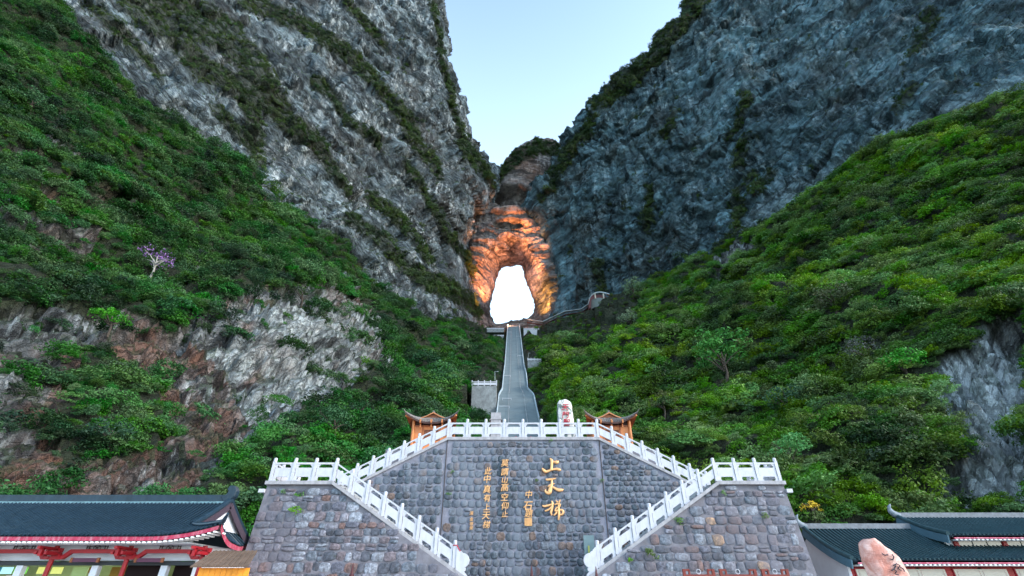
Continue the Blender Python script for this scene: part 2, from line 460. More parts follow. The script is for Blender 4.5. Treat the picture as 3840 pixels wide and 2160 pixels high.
# tilted slabs on the bare rock, soft lumps below the woods
near = np.clip(co[:, 1] / 90.0, 0.45, 1.6)
nd = np.array([0.62, 0.25, 0.74])
s1 = (co @ nd) / 3.3 + 0.8 * fbm(co * 0.08, 3)
slab = (s1 - np.floor(s1)) ** 1.6
cr = np.array([-0.75, 0.1, 0.62]); s2 = (co @ cr) / 5.0 + 0.7 * fbm(co * 0.1 + 5, 3)
slab2 = (s2 - np.floor(s2)) ** 2
bo, be = blocks(co, ((-0.80, 0.15, 0.58), (0.55, 0.2, 0.80), (0.3, 0.9, -0.3)), (2.4, 5.5, 7.0), 0.7, 0.06, 3.0)
bo2, be2 = blocks(co, ((-0.78, 0.1, 0.6), (0.55, 0.3, 0.78), (0.3, 0.9, -0.3)), (0.9, 2.3, 3.0), 0.6, 0.12, 31.0)
jo = -1.6 * (1 - smooth(be, 0.0, 0.5)) - 0.6 * (1 - smooth(be2, 0, 0.2))
dr = jo + (4.6 * bo + 1.7 * bo2) * near
dr = dr + (slab * 0.8 + slab2 * 1.2 + 0.8 * ridged(co * 0.16, 3) + 2.2 * fbm(co * 0.05, 3) + 0.2 * ridged(co * 0.7, 2)) * near
dg = 5.0 * fbm(co * 0.03, 3) * near + 2.4 * ridged(co * 0.07, 3) * near + 1.0 * fbm(co * 0.2, 3)
edge = smooth(np.linspace(0, 1, g.shape[0]), 0, 0.06)[:, None] * np.ones(g.shape[1])[None, :]
co2 = co + nn * (np.where(rockf > 0, dr * 0.9, dg) * edge.ravel())[:, None]
zz, xl, xr = stair_at(co2[:, 1])
w = np.maximum(xl - co2[:, 0], co2[:, 0] - xr)           # distance outside the stair
lim = zz - 1.2 + np.maximum(w - 1.0, 0) * 1.1
co2[:, 2] = np.where((co2[:, 1] > 66) & (co2[:, 1] < 392) & (co2[:, 2] > lim), lim, co2[:, 2])
for (a0, a1, y0, y1, rt) in ((1752, 1884, 100, 164, 0.3187), (1966, 2044, 190, 238, 0.425), (1812, 1898, 335, 374, 0.496), (1955, 2032, 335, 374, 0.496)):
    u_, v_, d_ = project(co2); m_ = (u_ > a0) & (u_ < a1) & (co2[:, 1] > y0) & (co2[:, 1] < y1)
    co2[:, 2] = np.where(m_, np.minimum(co2[:, 2], CAMZ + rt * co2[:, 1] - 1.5), co2[:, 2])
# level ground behind the terrace and below the hill
back = (np.abs(co2[:, 0] - 0.8) < 20) & (co2[:, 1] < 66)
co2[:, 2] = np.where(back, np.minimum(co2[:, 2], 2.0 + np.maximum(co2[:, 1] - 62, 0) * 2), co2[:, 2])
HILL = co2.reshape(g.shape); HROCK = rockf
IRON = [(250,1380),(640,1300),(880,1420),(900,1560),(760,1800),(620,1900),(-100,1900),(-100,1780),(200,1700),(120,1560)]
iron = smooth(fbm(co * 0.09 + 3, 3) + 0.75 * inpoly(uu + 2 * wob, vv + 2 * wob, IRON), 0.12, 0.5) * (uu < 1000)
hill = terrain('hillside', HILL, M_slope, 1 - rockf, iron=iron, bleach=np.maximum(inpoly(uu + wob, vv + wob, ROCKR) * 0.95, inpoly(uu + 2 * wob, vv + 2 * wob, [(860,1180),(1330,1180),(1430,1300),(1300,1480),(1100,1560),(900,1700),(780,1840),(700,1840),(860,1560)]) * 0.42))

# left cliff: a face of bedded limestone dipping towards the arch
def fold(p, du, dv, dY): return (p[0] + du, p[1] + dv, p[2] + dY)
L = [
 [(-1000,-650,125),(0,-420,175),(500,-420,205),(900,-420,235),(1280,-420,270),(1590,-420,300)],
 [(-1000,-350,118),(0,-120,155),(500,-60,185),(900,-60,228),(1300,-50,268),(1622,-20,312)],
 [(-1000,0,112),(0,150,145),(500,150,178),(950,180,224),(1330,200,272),(1655,210,326)],
 [(-1000,200,110),(0,300,142),(560,380,176),(1000,420,222),(1380,450,278),(1712,440,345)],
 [(-1000,400,106),(200,450,145),(620,560,180),(1060,620,228),(1440,640,292),(1760,580,368)],
 [(-1000,600,104),(300,600,145),(700,720,180),(1130,800,230),(1500,800,300),(1838,680,388)],
 [(-1000,800,100),(350,750,142),(780,880,178),(1200,960,235),(1540,940,308),(1748,900,384)],
 [(-1000,900,98),(400,820,140),(830,960,176),(1260,1080,240),(1590,1080,315),(1768,1070,388)],
 [(-1000,1000,95),(450,900,136),(880,1060,172),(1320,1200,240),(1640,1230,315),(1796,1262,392)],
]
for r in L: r.append(fold(r[-1], -40, 30, 45)); r.append(fold(r[-2], -200, 80, 120))
def cliff_relief(co, nn, nvec, Lw, k, vert, pil=0.0):
    s = (co @ nvec) / Lw + 0.9 * fbm(co * 0.014, 3)
    saw = (s - np.floor(s)); saw = np.where(saw < 0.82, saw / 0.82, (1 - saw) / 0.18)
    s2 = (co @ nvec) / (Lw * 0.29) + 1.2 * fbm(co * 0.03 + 3, 3)
    saw2 = (s2 - np.floor(s2)); saw2 = np.where(saw2 < 0.75, saw2 / 0.75, (1 - saw2) / 0.25)
    st = co * np.array([1, 1, vert])
    d = 7.0 * fbm(st * 0.012, 3) + 4.0 * saw + 1.6 * saw2 + 2.6 * ridged(st * 0.035, 3, 0.5) + 0.7 * ridged(co * 0.11, 3, 0.5)
    d = d + pil * (5.0 * ridged(co * np.array([0.03, 0.03, 0.006]), 3, 0.5) + 2.0 * ridged(co * np.array([0.09, 0.09, 0.016]) + 4, 2, 0.5))
    n2 = np.cross(nvec, [0.2, 0.9, 0.3]); n2 /= np.linalg.norm(n2)
    b1, e1 = blocks(co, (nvec, n2, (0.2, 0.9, -0.3)), (13.0, 17.0, 30.0), 1.1, 0.02, 2.0)
    b2, e2 = blocks(co, (nvec, n2, (0.2, 0.9, -0.3)), (4.2, 6.5, 12.0), 1.1, 0.045, 40.0)
    d = d + 11.0 * b1 + 3.6 * b2 - 3.0 * (1 - smooth(e1, 0, 1.6)) - 1.0 * (1 - smooth(e2, 0, 0.9))
    return d * k
g = sheet(L, 400, 430)
co = g.reshape(-1, 3); nn = grid_normals(g).reshape(-1, 3)
ul, vl, _ = project(co); calm = 1 - 0.75 * smooth(ul, 1620, 1740) * smooth(vl, 820, 940)
co = co + nn * (calm * cliff_relief(co, nn, np.array([0.51, 0.31, 0.80]), 34.0, 0.8, 0.6, 0.5))[:, None]
LC = co.reshape(g.shape)

Rr = [
 [(2800,-420,258),(2950,-420,250),(3050,-420,240),(3250,-420,225),(3550,-420,200),(4100,-420,170),(5000,-600,120)],
 [(2612,0,290),(2700,-20,285),(2850,-20,270),(3050,-20,255),(3400,-20,215),(3900,-80,165),(5000,-200,118)],
 [(2484,165,306),(2580,150,298),(2750,150,282),(2980,150,258),(3350,140,212),(3900,80,158),(5000,0,114)],
 [(2300,330,330),(2420,300,318),(2600,320,298),(2850,320,266),(3300,300,210),(3900,220,153),(5000,120,112)],
 [(2232,400,345),(2340,450,333),(2520,480,312),(2800,480,272),(3250,460,210),(3850,340,150),(5000,220,108)],
 [(2186,490,360),(2290,540,345),(2470,600,325),(2780,620,282),(3200,600,218),(3850,430,150),(5000,350,104)],
 [(2104,610,378),(2230,660,360),(2430,740,335),(2740,760,290),(3150,720,225),(3800,520,150),(5000,450,102)],
 [(2000,790,390),(2150,830,376),(2400,880,345),(2700,880,292),(3120,820,226),(3780,600,150),(5000,520,100)],
 [(2062,930,390),(2180,960,378),(2400,1000,345),(2680,980,296),(3080,900,226),(3750,680,150),(5000,600,98)],
 [(2098,1080,392),(2200,1090,378),(2400,1100,345),(2650,1090,300),(3050,1000,225),(3700,760,150),(5000,700,97)],
 [(2060,1235,396),(2190,1260,378),(2400,1250,340),(2650,1250,290),(3050,1150,220),(3700,900,145),(5000,860,95)],
]
Rr = [[fold(r[0], 200, 80, 120), fold(r[0], 45, 30, 45)] + r for r in Rr]
g = sheet(Rr, 400, 430)
co = g.reshape(-1, 3); nn = grid_normals(g).reshape(-1, 3)
ul, vl, _ = project(co); calm = 1 - 0.75 * (1 - smooth(ul, 2110, 2220)) * smooth(vl, 780, 900)
co = co + nn * (calm * cliff_relief(co, nn, np.array([-0.45, 0.25, 0.85]), 40.0, 0.8, 0.35, 1.0 - 0.6 * smooth(co[:, 0], 120, 260)))[:, None]
RC = co.reshape(g.shape)

# arch wall with the tunnel through it, lofted ring by ring around the opening
A = [
 [(1904,1261,560),(1821,1273,560),(1788,1202,560),(1804,1118,560),(1825,1034,560),(1843,987,560),(1862,948,560),(1912,941,560),(1972,936,560),(1989,965,560),(2001,1026,560),(2033,1100,560),(2053,1176,560),(2021,1235,560)],
 [(1909,1210,440),(1854,1218,440),(1831,1171,440),(1842,1114,440),(1856,1058,440),(1868,1027,440),(1881,1001,440),(1915,996,440),(1954,993,440),(1966,1012,440),(1974,1053,440),(1995,1103,440),(2009,1153,440),(1987,1193,440)],
 [(1909,1238,405),(1838,1244,405),(1812,1180,405),(1806,1110,405),(1800,1040,403),(1812,985,402),(1850,948,400),(1905,930,399),(1962,920,399),(1985,950,400),(2008,1010,402),(2036,1070,404),(2046,1130,405),(2006,1214,405)],
 [(1909,1260,394),(1800,1270,395),(1770,1190,396),(1765,1100,396),(1768,1000,394),(1790,920,391),(1835,880,388),(1910,868,386),(1978,850,386),(2005,880,388),(2040,960,391),(2076,1040,393),(2086,1120,394),(2040,1240,394)],
 [(1909,1300,390),(1740,1320,392),(1700,1200,397),(1700,1080,398),(1720,950,398),(1760,850,396),(1820,800,392),(1908,795,384),(1985,790,386),(2030,820,392),(2100,900,396),(2150,1000,398),(2150,1120,398),(2100,1260,394)],
 [(1909,1340,388),(1690,1360,392),(1620,1210,400),(1620,1060,402),(1660,900,402),(1740,790,400),(1840,745,396),(1908,715,386),(1990,715,388),(2060,760,396),(2160,850,400),(2230,960,402),(2230,1120,402),(2160,1290,396)],
 [(1909,1390,386),(1640,1400,392),(1560,1220,404),(1560,1030,406),(1620,850,408),(1740,730,406),(1850,690,402),(1905,645,396),(1985,620,396),(2070,660,404),(2180,780,408),(2280,930,408),(2290,1130,408),(2200,1330,398)],
 [(1909,1440,386),(1600,1440,394),(1500,1230,408),(1510,1000,412),(1590,800,416),(1740,690,416),(1868,668,408),(1940,573,404),(2020,530,404),(2100,556,410),(2240,720,416),(2330,900,414),(2350,1140,412),(2240,1360,400)],
 [(1909,1480,400),(1560,1480,420),(1440,1240,440),(1450,1000,450),(1540,800,460),(1720,730,460),(1880,700,455),(1940,620,450),(2020,590,450),(2110,610,455),(2280,760,460),(2400,900,450),(2420,1140,440),(2300,1400,420)],
]
g = sheet(A, 230, 420, True)
co = g.reshape(-1, 3); nn = grid_normals(g).reshape(-1, 3)
uu, vv, _ = project(co)
s = co[:, 2] / 9.0 + 0.9 * fbm(co * 0.02, 3); saw = (s - np.floor(s)); saw = np.where(saw < 0.8, saw / 0.8, (1 - saw) / 0.2)
d = 2.2 * saw + 2.0 * ridged(co * np.array([1, 1, 1.8]) * 0.04, 4) + 0.8 * ridged(co * 0.16, 3) + 2.0 * fbm(co * 0.015, 2)
d *= np.where(co[:, 1] < 440, smooth(440 - co[:, 1], 4, 34) * 0.85 + 0.3, 0.15) * np.where(inpoly(uu, vv, [(1760,1260),(1770,1020),(1830,930),(1980,920),(2060,1040),(2080,1250)]) & (co[:, 1] > 392), 0.4, 1.0)
cup = lambda a, b, ru, rv, dep: dep * (1 - smooth(((uu - a) / ru) ** 2 + ((vv - b) / rv) ** 2, 0.55, 1.15))
d += (1.3 * fbm(co * 0.22, 3) + 1.2 * fbm(co * 0.08 + 5, 2)) * (co[:, 1] > 425)
pocket = cup(1918, 742, 74, 40, 22) + cup(1905, 845, 58, 17, 11) + cup(1960, 760, 30, 26, 8)
lip = cup(1905, 800, 60, 14, -5) + cup(1920, 895, 60, 16, -5)
pm = (co[:, 1] < 425)
co = co + nn * d[:, None]; co[:, 1] += (pocket + lip) * pm
AC = co.reshape(g.shape)

# cover masks for plants, in terms of where the ledges lie
LEDGES = [
 [(326,0,26),(433,99,34),(531,197,26),(607,304,12)],
 [(493,0,60),(630,99,60),(700,182,48),(759,260,50),(873,304,40),(941,400,36),(971,531,20)],
 [(645,0,60),(759,61,60),(926,213,60),(1000,334,60),(1063,440,50),(1184,531,34),(1252,645,26),(1321,744,14)],
 [(900,0,30),(1138,91,34),(1290,190,34),(1404,304,30),(1518,440,32),(1564,546,28),(1632,622,22),(1662,683,10)],
 [(1184,304,30),(1252,364,26),(1305,455,22),(1404,516,22),(1427,562,10)],
 [(1389,744,26),(1480,805,26),(1556,896,24),(1609,987,12)],
 [(1313,820,28),(1404,880,32),(1480,956,34),(1594,1047,36),(1708,1100,34),(1800,1180,20)],
 [(1518,607,14),(1594,721,18),(1670,873,18),(1746,971,16),(1791,1063,12)],
 [(1290,0,16),(1389,106,20),(1450,180,12)],
 [(820,420,30),(930,520,34),(980,620,20)],
 [(560,0,110),(700,60,90),(840,120,70)],
 [(1622,-20,12),(1655,210,12),(1712,440,14),(1745,560,22),(1800,620,26),(1840,690,16)],
]
LEDGER = [
 [(2612,-20,50),(2484,165,52),(2393,235,50),(2320,330,44),(2232,400,24)],
 [(2232,440,16),(2186,500,26),(2120,580,30),(2080,680,22),(2040,760,14)],
 [(2800,365,22),(2770,470,22),(2730,520,14)],
 [(2810,530,20),(2765,610,24)],
 [(2826,650,16),(2775,720,14),(2740,800,12)],
 [(3420,330,36),(3370,410,24)],
 [(2530,420,16),(2500,520,12)],
 [(2430,700,14),(2440,790,20),(2420,860,12)],
 [(3330,640,34),(3150,740,40),(3000,830,40),(2850,900,50),(2720,980,54),(2620,1060,60),(2480,1130,60),(2350,1150,44),(2250,1180,24)],
 [(2780,760,22),(2760,860,26),(2700,930,26)],
 [(2900,650,22),(2830,720,20)],
 [(3840,400,30),(3600,480,34),(3400,560,32)],
 [(2240,1000,18),(2260,1090,22)],
 [(3500,60,30),(3420,200,26)],
]
def strips(co, lines, jit):
    u, v, _ = project(co)
    j = jit * fbm(co * 0.05, 3)
    m = np.zeros(len(u))
    for ln in lines: m = np.maximum(m, 1 - smooth(polydist(u + j, v + j, ln), 0.7, 1.15))
    return m
LV = strips(LC.reshape(-1, 3), LEDGES, 16)
RV = strips(RC.reshape(-1, 3), LEDGER, 16)
uA, vA, _ = project(AC.reshape(-1, 3))
AV = (1 - smooth(polydist(uA, vA, [(1850,700,14),(1880,655,18),(1940,590,26),(2020,548,30),(2110,575,30),(2150,640,26)]), 0.6, 1.2)) * (vA < 700)
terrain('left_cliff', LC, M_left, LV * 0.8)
ur, vr, _ = project(RC.reshape(-1, 3)); jr = 40 * fbm(RC.reshape(-1, 3) * 0.03, 3)
RB = (1 - smooth(polydist(ur + jr, vr + jr, [(3840,330,60),(3600,430,60),(3400,500,55),(3150,620,60),(2950,760,60),(2800,850,45)]), 0.4, 1.2)) * 0.6
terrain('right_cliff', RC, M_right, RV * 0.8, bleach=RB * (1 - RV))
terrain('arch_cliff', AC, M_arch, AV * 0.8, True)

ground = MB().add([(-3000, -3000, 0), (3000, -3000, 0), (3000, 3000, 0), (-3000, 3000, 0)], [(0, 1, 2, 3)]).build('ground', simple('earth', (0.10, 0.09, 0.075), 0.9, 0.3, 0.3))
tag(ground, kind='structure')
plaza = MB().add([(-32, -25, 0.02), (32, -25, 0.02), (32, 40, 0.02), (-32, 40, 0.02)], [(0, 1, 2, 3)]).build('plaza_pavement', simple('plaza_stone', (0.42, 0.40, 0.38), 0.6, 0.15, 0.8))
tag(plaza, kind='structure')

# ------------------------------------------------------------ foliage
def leaf_material(name, dark, bright, hue_var=0.3, trans=0.25):
    m, nt, b = newmat(name); N = NT(nt)
    geo = N.n('ShaderNodeNewGeometry'); oi = N.n('ShaderNodeObjectInfo')
    patch = N.ramp(N.noise(geo.outputs['Position'], 0.04, 5, 0.6), [(0.40, 0.0), (0.60, 1.0)])  # leaf tone patches; the dark ones also carry painted pools of shade
    f = N.math('ADD', N.math('MULTIPLY', patch, 0.62), N.math('MULTIPLY', oi.outputs['Random'], 0.42))
    leaf = N.noise(geo.outputs['Position'], 1.3, 3, 0.6)
    f = N.math('ADD', N.math('MULTIPLY', f, 0.8), N.math('MULTIPLY', leaf, 0.25))
    c = N.ramp(f, [(0.12, dark), (0.5, tuple((a + d) / 2 for a, d in zip(dark, bright))), (0.85, bright)])
    h = N.n('ShaderNodeHueSaturation'); N.l(c, h.inputs['Color'])
    rr = N.math('FRACT', N.math('MULTIPLY', oi.outputs['Random'], 13.7))
    N.l(N.math('ADD', 0.5 - 0.03 * hue_var, N.math('MULTIPLY', rr, 0.06 * hue_var)), h.inputs['Hue'])
    N.l(N.math('ADD', 0.7, N.math('MULTIPLY', N.math('FRACT', N.math('MULTIPLY', oi.outputs['Random'], 31.3)), 0.5)), h.inputs['Saturation'])
    N.l(h.outputs[0], b.inputs['Base Color']); b.inputs['Roughness'].default_value = 0.6
    tr = N.n('ShaderNodeBsdfTranslucent'); N.l(h.outputs[0], tr.inputs['Color'])
    mx = N.n('ShaderNodeMixShader'); mx.inputs[0].default_value = trans
    N.l(b.outputs[0], mx.inputs[1]); N.l(tr.outputs[0], mx.inputs[2])
    out = [x for x in nt.nodes if x.type == 'OUTPUT_MATERIAL'][0]
    N.l(mx.outputs[0], out.inputs['Surface'])
    return m
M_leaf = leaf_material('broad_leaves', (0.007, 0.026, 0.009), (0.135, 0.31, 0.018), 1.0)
M_leafl = leaf_material('dark_bluish_leaves', (0.006, 0.024, 0.012), (0.055, 0.19, 0.028), 1.0)  # darker, bluer green used on the left slope
M_leafc = leaf_material('cliff_leaves', (0.02, 0.045, 0.02), (0.07, 0.12, 0.03), 0.7)
M_bark = simple('bark', (0.07, 0.055, 0.045), 0.9, 0.3, 4, 0.02)
M_barkp = simple('pale_bark', (0.30, 0.28, 0.25), 0.9, 0.2, 4, 0.02)

def crown(name, seed, npads, leaves, leaf, radius=1.0, squash=0.75, pad=0.38, flat=0.42, mat=None, dome=True):
    """crown made of leaf pads spread through a dome: unit radius, base near z = 0"""
    r = np.random.default_rng(seed)
    C = []
    while len(C) < npads:
        p = r.uniform(-1, 1, 3)
        q = np.linalg.norm(p)
        if q > 1 or q < 0.45 or (dome and p[2] < -0.35): continue
        C.append(p * np.array([1, 1, squash]) * radius * r.uniform(0.75, 1.0))
    C = np.array(C); C[:, 2] += 0.35 * squash * radius
    cs = np.repeat(C, leaves, axis=0); n = len(cs)
    sz = np.repeat(r.uniform(0.6, 1.25, npads), leaves) * pad * radius
    d = r.normal(size=(n, 3)); d /= np.linalg.norm(d, axis=1)[:, None]
    off = d * (r.uniform(0.3, 1, n) ** 0.5)[:, None] * sz[:, None] * np.array([1, 1, flat])
    ctr = cs + off
    nrm = d * 0.8 + np.array([0, 0, 0.7]) + r.normal(size=(n, 3)) * 0.5
    nrm /= np.linalg.norm(nrm, axis=1)[:, None]
    t = np.cross(nrm, r.normal(size=(n, 3))); t /= np.linalg.norm(t, axis=1)[:, None]
    bt = np.cross(nrm, t)
    L_ = (leaf * r.uniform(0.6, 1.3, n))[:, None]
    V = np.stack([ctr - t * L_, ctr - bt * L_ * 0.55, ctr + t * L_, ctr + bt * L_ * 0.55], axis=1).reshape(-1, 3)
    F = np.arange(n * 4).reshape(-1, 4)
    me = np_mesh(name, V, F); me.materials.append(mat)
    return me

def scatter(name, co, faces_w, count, meshes, size, mat_rot=0.25, seed=1, label=None, lift=0.0, cat='foliage'):
    """instances of crowns on points picked from terrain vertices with the given weights: one 'stuff' object"""
    r = np.random.default_rng(seed)
    p = faces_w / faces_w.sum()
    idx = r.choice(len(co), size=count, p=p)
    pts = co[idx] + r.normal(size=(count, 3)) * np.array([0.7, 0.7, 0.3])
    pts[:, 2] += lift
    sz = size(pts, r)
    me = bpy.data.meshes.new(name); me.vertices.add(count); me.vertices.foreach_set('co', pts.astype(np.float32).ravel())
    a = me.attributes.new('scl', 'FLOAT_VECTOR', 'POINT')
    s3 = np.stack([sz * r.uniform(0.8, 1.3, count), sz * r.uniform(0.8, 1.3, count), sz * r.uniform(0.7, 1.2, count)], axis=1)
    a.data.foreach_set('vector', s3.astype(np.float32).ravel())
    a = me.attributes.new('rot', 'FLOAT_VECTOR', 'POINT')
    rt = np.stack([r.normal(0, mat_rot, count), r.normal(0, mat_rot, count), r.uniform(0, 6.28, count)], axis=1)
    a.data.foreach_set('vector', rt.astype(np.float32).ravel())
    a = me.attributes.new('idx', 'INT', 'POINT'); a.data.foreach_set('value', r.integers(0, len(meshes), count).astype(np.int32))
    c = bpy.data.collections.new(name + '_crowns')
    for k, m in enumerate(meshes):
        c.objects.link(bpy.data.objects.new('crown_%02d' % k, m))
    ng = bpy.data.node_groups.new(name, 'GeometryNodeTree')
    ng.interface.new_socket('Geometry', in_out='INPUT', socket_type='NodeSocketGeometry')
    ng.interface.new_socket('Geometry', in_out='OUTPUT', socket_type='NodeSocketGeometry')
    N = NT(ng)
    gi, go = N.n('NodeGroupInput'), N.n('NodeGroupOutput')
    ip = N.n('GeometryNodeInstanceOnPoints'); ci = N.n('GeometryNodeCollectionInfo')
    ci.inputs['Collection'].default_value = c; ci.inputs['Separate Children'].default_value = True; ci.inputs['Reset Children'].default_value = True
    def attr(nm, ty):
        x = N.n('GeometryNodeInputNamedAttribute'); x.data_type = ty; x.inputs['Name'].default_value = nm; return x.outputs['Attribute']
    N.l(gi.outputs[0], ip.inputs['Points']); N.l(ci.outputs[0], ip.inputs['Instance'])
    ip.inputs['Pick Instance'].default_value = True
    N.l(attr('idx', 'INT'), ip.inputs['Instance Index'])
    e = N.n('FunctionNodeEulerToRotation'); N.l(attr('rot', 'FLOAT_VECTOR'), e.inputs[0]); N.l(e.outputs[0], ip.inputs['Rotation'])
    N.l(attr('scl', 'FLOAT_VECTOR'), ip.inputs['Scale'])
    N.l(ip.outputs[0], go.inputs[0])
    o = link(bpy.data.objects.new(name, me)); md = o.modifiers.new('crowns', 'NODES'); md.node_group = ng
    tag(o, label, cat, kind='stuff')
    return o

def varea(g):
    a = np.linalg.norm(np.cross(np.gradient(g, axis=0), np.gradient(g, axis=1)), axis=2).ravel()
    return a
crowns = [crown('crown_mesh', 20 + k, 34, 34, 0.065, 1.0, 0.7, 0.33, 0.45, M_leaf) for k in range(6)]
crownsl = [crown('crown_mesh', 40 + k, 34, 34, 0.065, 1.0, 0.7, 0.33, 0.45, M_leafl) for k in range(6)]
crownsc = [crown('shrub_mesh', 60 + k, 18, 22, 0.11, 1.0, 0.7, 0.40, 0.5, M_leafc) for k in range(4)]

co = HILL.reshape(-1, 3); uu, vv, dep = project(co); ar = varea(HILL)
zz, xl, xr = stair_at(co[:, 1])
outst = np.maximum(xl - co[:, 0], co[:, 0] - xr)
wt = ar * np.where(HROCK > 0.9, 0.012 + 0.5 * (fbm(co * 0.12 + 8, 3) > 0.42) * (uu < 2000), np.where(HROCK > 0.5, 0.12, 1.0))
wt *= (outst > 2.2 + (co[:, 1] > 340) * 2)
wt *= ~((np.abs(co[:, 0] - 0.8) < 21) & (co[:, 1] < 60)) 
wt *= (co[:, 2] > 3.2) & (co[:, 1] > 40)
wt *= 1 / np.clip(co[:, 1] / 70, 0.7, 4) ** 1.45            # denser where it is near
for bx in ((1750, 1400, 1880, 1560), (1970, 1315, 2040, 1385), (1940, 1180, 2130, 1262), (2100, 1120, 2230, 1185), (2200, 1085, 2360, 1215), (1810, 1215, 1900, 1275)):
    wt *= np.where((uu > bx[0]) & (uu < bx[2]) & (vv > bx[1]) & (vv < bx[3]), 0.12, 1.0)
wt *= np.where(inpoly(uu, vv, [(-300,-400),(4140,-400),(4140,2300),(-300,2300)]), 1, 0.12)
left = co[:, 0] < (xl + xr) / 2
def _hs(p, r):
    s = (0.85 + 2.3 * r.uniform(0, 1, len(p)) ** 3.2) * np.clip(p[:, 1] / 70, 0.75, 2.6) ** 0.7
    z_, l_, r_ = stair_at(p[:, 1]); o = np.maximum(l_ - p[:, 0], p[:, 0] - r_)
    u_, v_, d_ = project(p); nearb = (u_ > 1740) & (u_ < 2400) & (v_ > 1080) & (v_ < 1270)
    return np.where(nearb, np.minimum(s, 1.6), np.minimum(s, np.maximum(o * 0.6, 0.8)))
hsize = lambda p, r: (0.85 + 1.6 * r.uniform(0, 1, len(p)) ** 3.0) * np.clip(p[:, 1] / 70, 0.75, 2.9) ** 0.75 if False else _hs(p, r)
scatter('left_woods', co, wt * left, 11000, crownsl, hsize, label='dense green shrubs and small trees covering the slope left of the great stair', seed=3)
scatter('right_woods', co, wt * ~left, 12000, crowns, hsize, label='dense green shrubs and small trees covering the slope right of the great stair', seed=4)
csize = lambda p, r: (1.3 + 1.9 * r.uniform(0, 1, len(p)) ** 2) * np.clip(p[:, 1] / 220, 0.6, 1.6)
visL = LC.reshape(-1, 3)
up = np.ones(len(visL))
scatter('left_cliff_shrubs', visL, varea(LC) * (LV ** 1.5 + 0.012 * (gnoise(visL * 0.05) > 0.15)), 7500, crownsc, csize, label='dark shrubs growing in slanting strips along ledges of the left cliff', seed=5, mat_rot=0.5)
visR = RC.reshape(-1, 3)
scatter('right_cliff_shrubs', visR, varea(RC) * (RV ** 1.5 + 0.02 * (gnoise(visR * 0.05) > 0.1)), 5200, crownsc, csize, label='dark shrubs on the rim and ledges of the right cliff', seed=6, mat_rot=0.5)
visA = AC.reshape(-1, 3)
scatter('summit_shrubs', visA, varea(AC) * (AV ** 1.5) * (visA[:, 1] < 425), 700, crownsc, csize, label='dark shrubs crowning the rock dome above the arch', seed=7, mat_rot=0.4)
# ============================================================ architecture
_allco = np.concatenate([TERR[k] for k in ('hillside', 'left_cliff', 'right_cliff', 'arch_cliff')])
_au, _av, _ad = project(_allco)
def at(u, v, only=None):
    m = np.hypot(_au - u, _av - v)
    k = np.where(m < 14)[0]
    if len(k) == 0: k = np.array([np.argmin(m)])
    return Vector(_allco[k[np.argmin(_ad[k])]])
AX = 0.8                                 # axis of the stair and terrace
M_marble = simple('white_marble', (0.49, 0.48, 0.51), 0.5, 0.08, 3.0, 0.004, dirt=(0.36, 0.345, 0.36))
M_cope = simple('coping_stone', (0.34, 0.32, 0.33), 0.8, 0.2, 3.0, 0.01, dirt=(0.16, 0.15, 0.15))
M_mortar = simple('mortar', (0.21, 0.205, 0.245), 0.9, 0.25, 2.5, 0.02, dirt=(0.16, 0.16, 0.17))
M_mortar2 = simple('pale_mortar', (0.155, 0.145, 0.165), 0.9, 0.3, 2.0, 0.02, dirt=(0.14, 0.13, 0.13))
M_step = simple('stair_granite', (0.34, 0.35, 0.36), 0.8, 0.12, 1.0)

def stone_material(name, stops, smear, lo, hi, mort):
    m, nt, b = newmat(name); N = NT(nt)
    geo = N.n('ShaderNodeNewGeometry'); oi = N.n('ShaderNodeObjectInfo')
    at_ = N.n('ShaderNodeAttribute'); at_.attribute_name = 'tone'
    f = N.math('FRACT', N.math('ADD', oi.outputs['Random'], at_.outputs['Fac']))
    c = N.ramp(f, stops, 'CONSTANT')
    n1 = N.noise(geo.outputs['Position'], 6, 8, 0.75)
    c = N.mix(1.0, c, N.ramp(n1, [(0.30, 0.25), (0.47, 0.85), (0.66, 2.1)]), 'MULTIPLY')
    st = N.noise(N.mapping(geo.outputs['Position'], (0.5, 0.5, 0.17)), 0.9, 7, 0.7)
    c = N.mix(N.math('MULTIPLY', N.ramp(st, [(lo, 0.0), (hi, 1.0)]), smear), c, mort)      # lime wash and grime run over the stones
    rs = N.noise(N.mapping(geo.outputs['Position'], (0.8, 0.8, 0.2), (0.3, 0, 0)), 1.1, 5, 0.6)
    c = N.mix(N.ramp(rs, [(0.60, 0.0), (0.72, 0.55)]), c, (0.13, 0.06, 0.05))
    mo = N.noise(geo.outputs['Position'], 2.2, 7, 0.75)
    c = N.mix(N.ramp(mo, [(0.62, 0.0), (0.72, 0.7)]), c, (0.05, 0.07, 0.035))
    N.l(c, b.inputs['Base Color']); b.inputs['Roughness'].default_value = 0.75
    N.l(N.bump(n1, 0.03), b.inputs['Normal'])
    return m
M_cobble = stone_material('slate_cobble', [(0, (0.06, 0.07, 0.09)), (0.2, (0.085, 0.10, 0.12)), (0.42, (0.05, 0.065, 0.08)), (0.62, (0.11, 0.12, 0.14)), (0.8, (0.075, 0.075, 0.085)), (0.93, (0.13, 0.09, 0.075))], 0.8, 0.47, 0.60, (0.155, 0.17, 0.20))
M_rubble = stone_material('rubble_stone', [(0, (0.10, 0.10, 0.125)), (0.15, (0.16, 0.155, 0.18)), (0.32, (0.06, 0.065, 0.08)), (0.48, (0.13, 0.105, 0.115)), (0.62, (0.20, 0.21, 0.24)), (0.76, (0.11, 0.125, 0.15)), (0.90, (0.14, 0.085, 0.075)), (0.985, (0.30, 0.18, 0.10))], 0.75, 0.46, 0.62, (0.13, 0.12, 0.14))

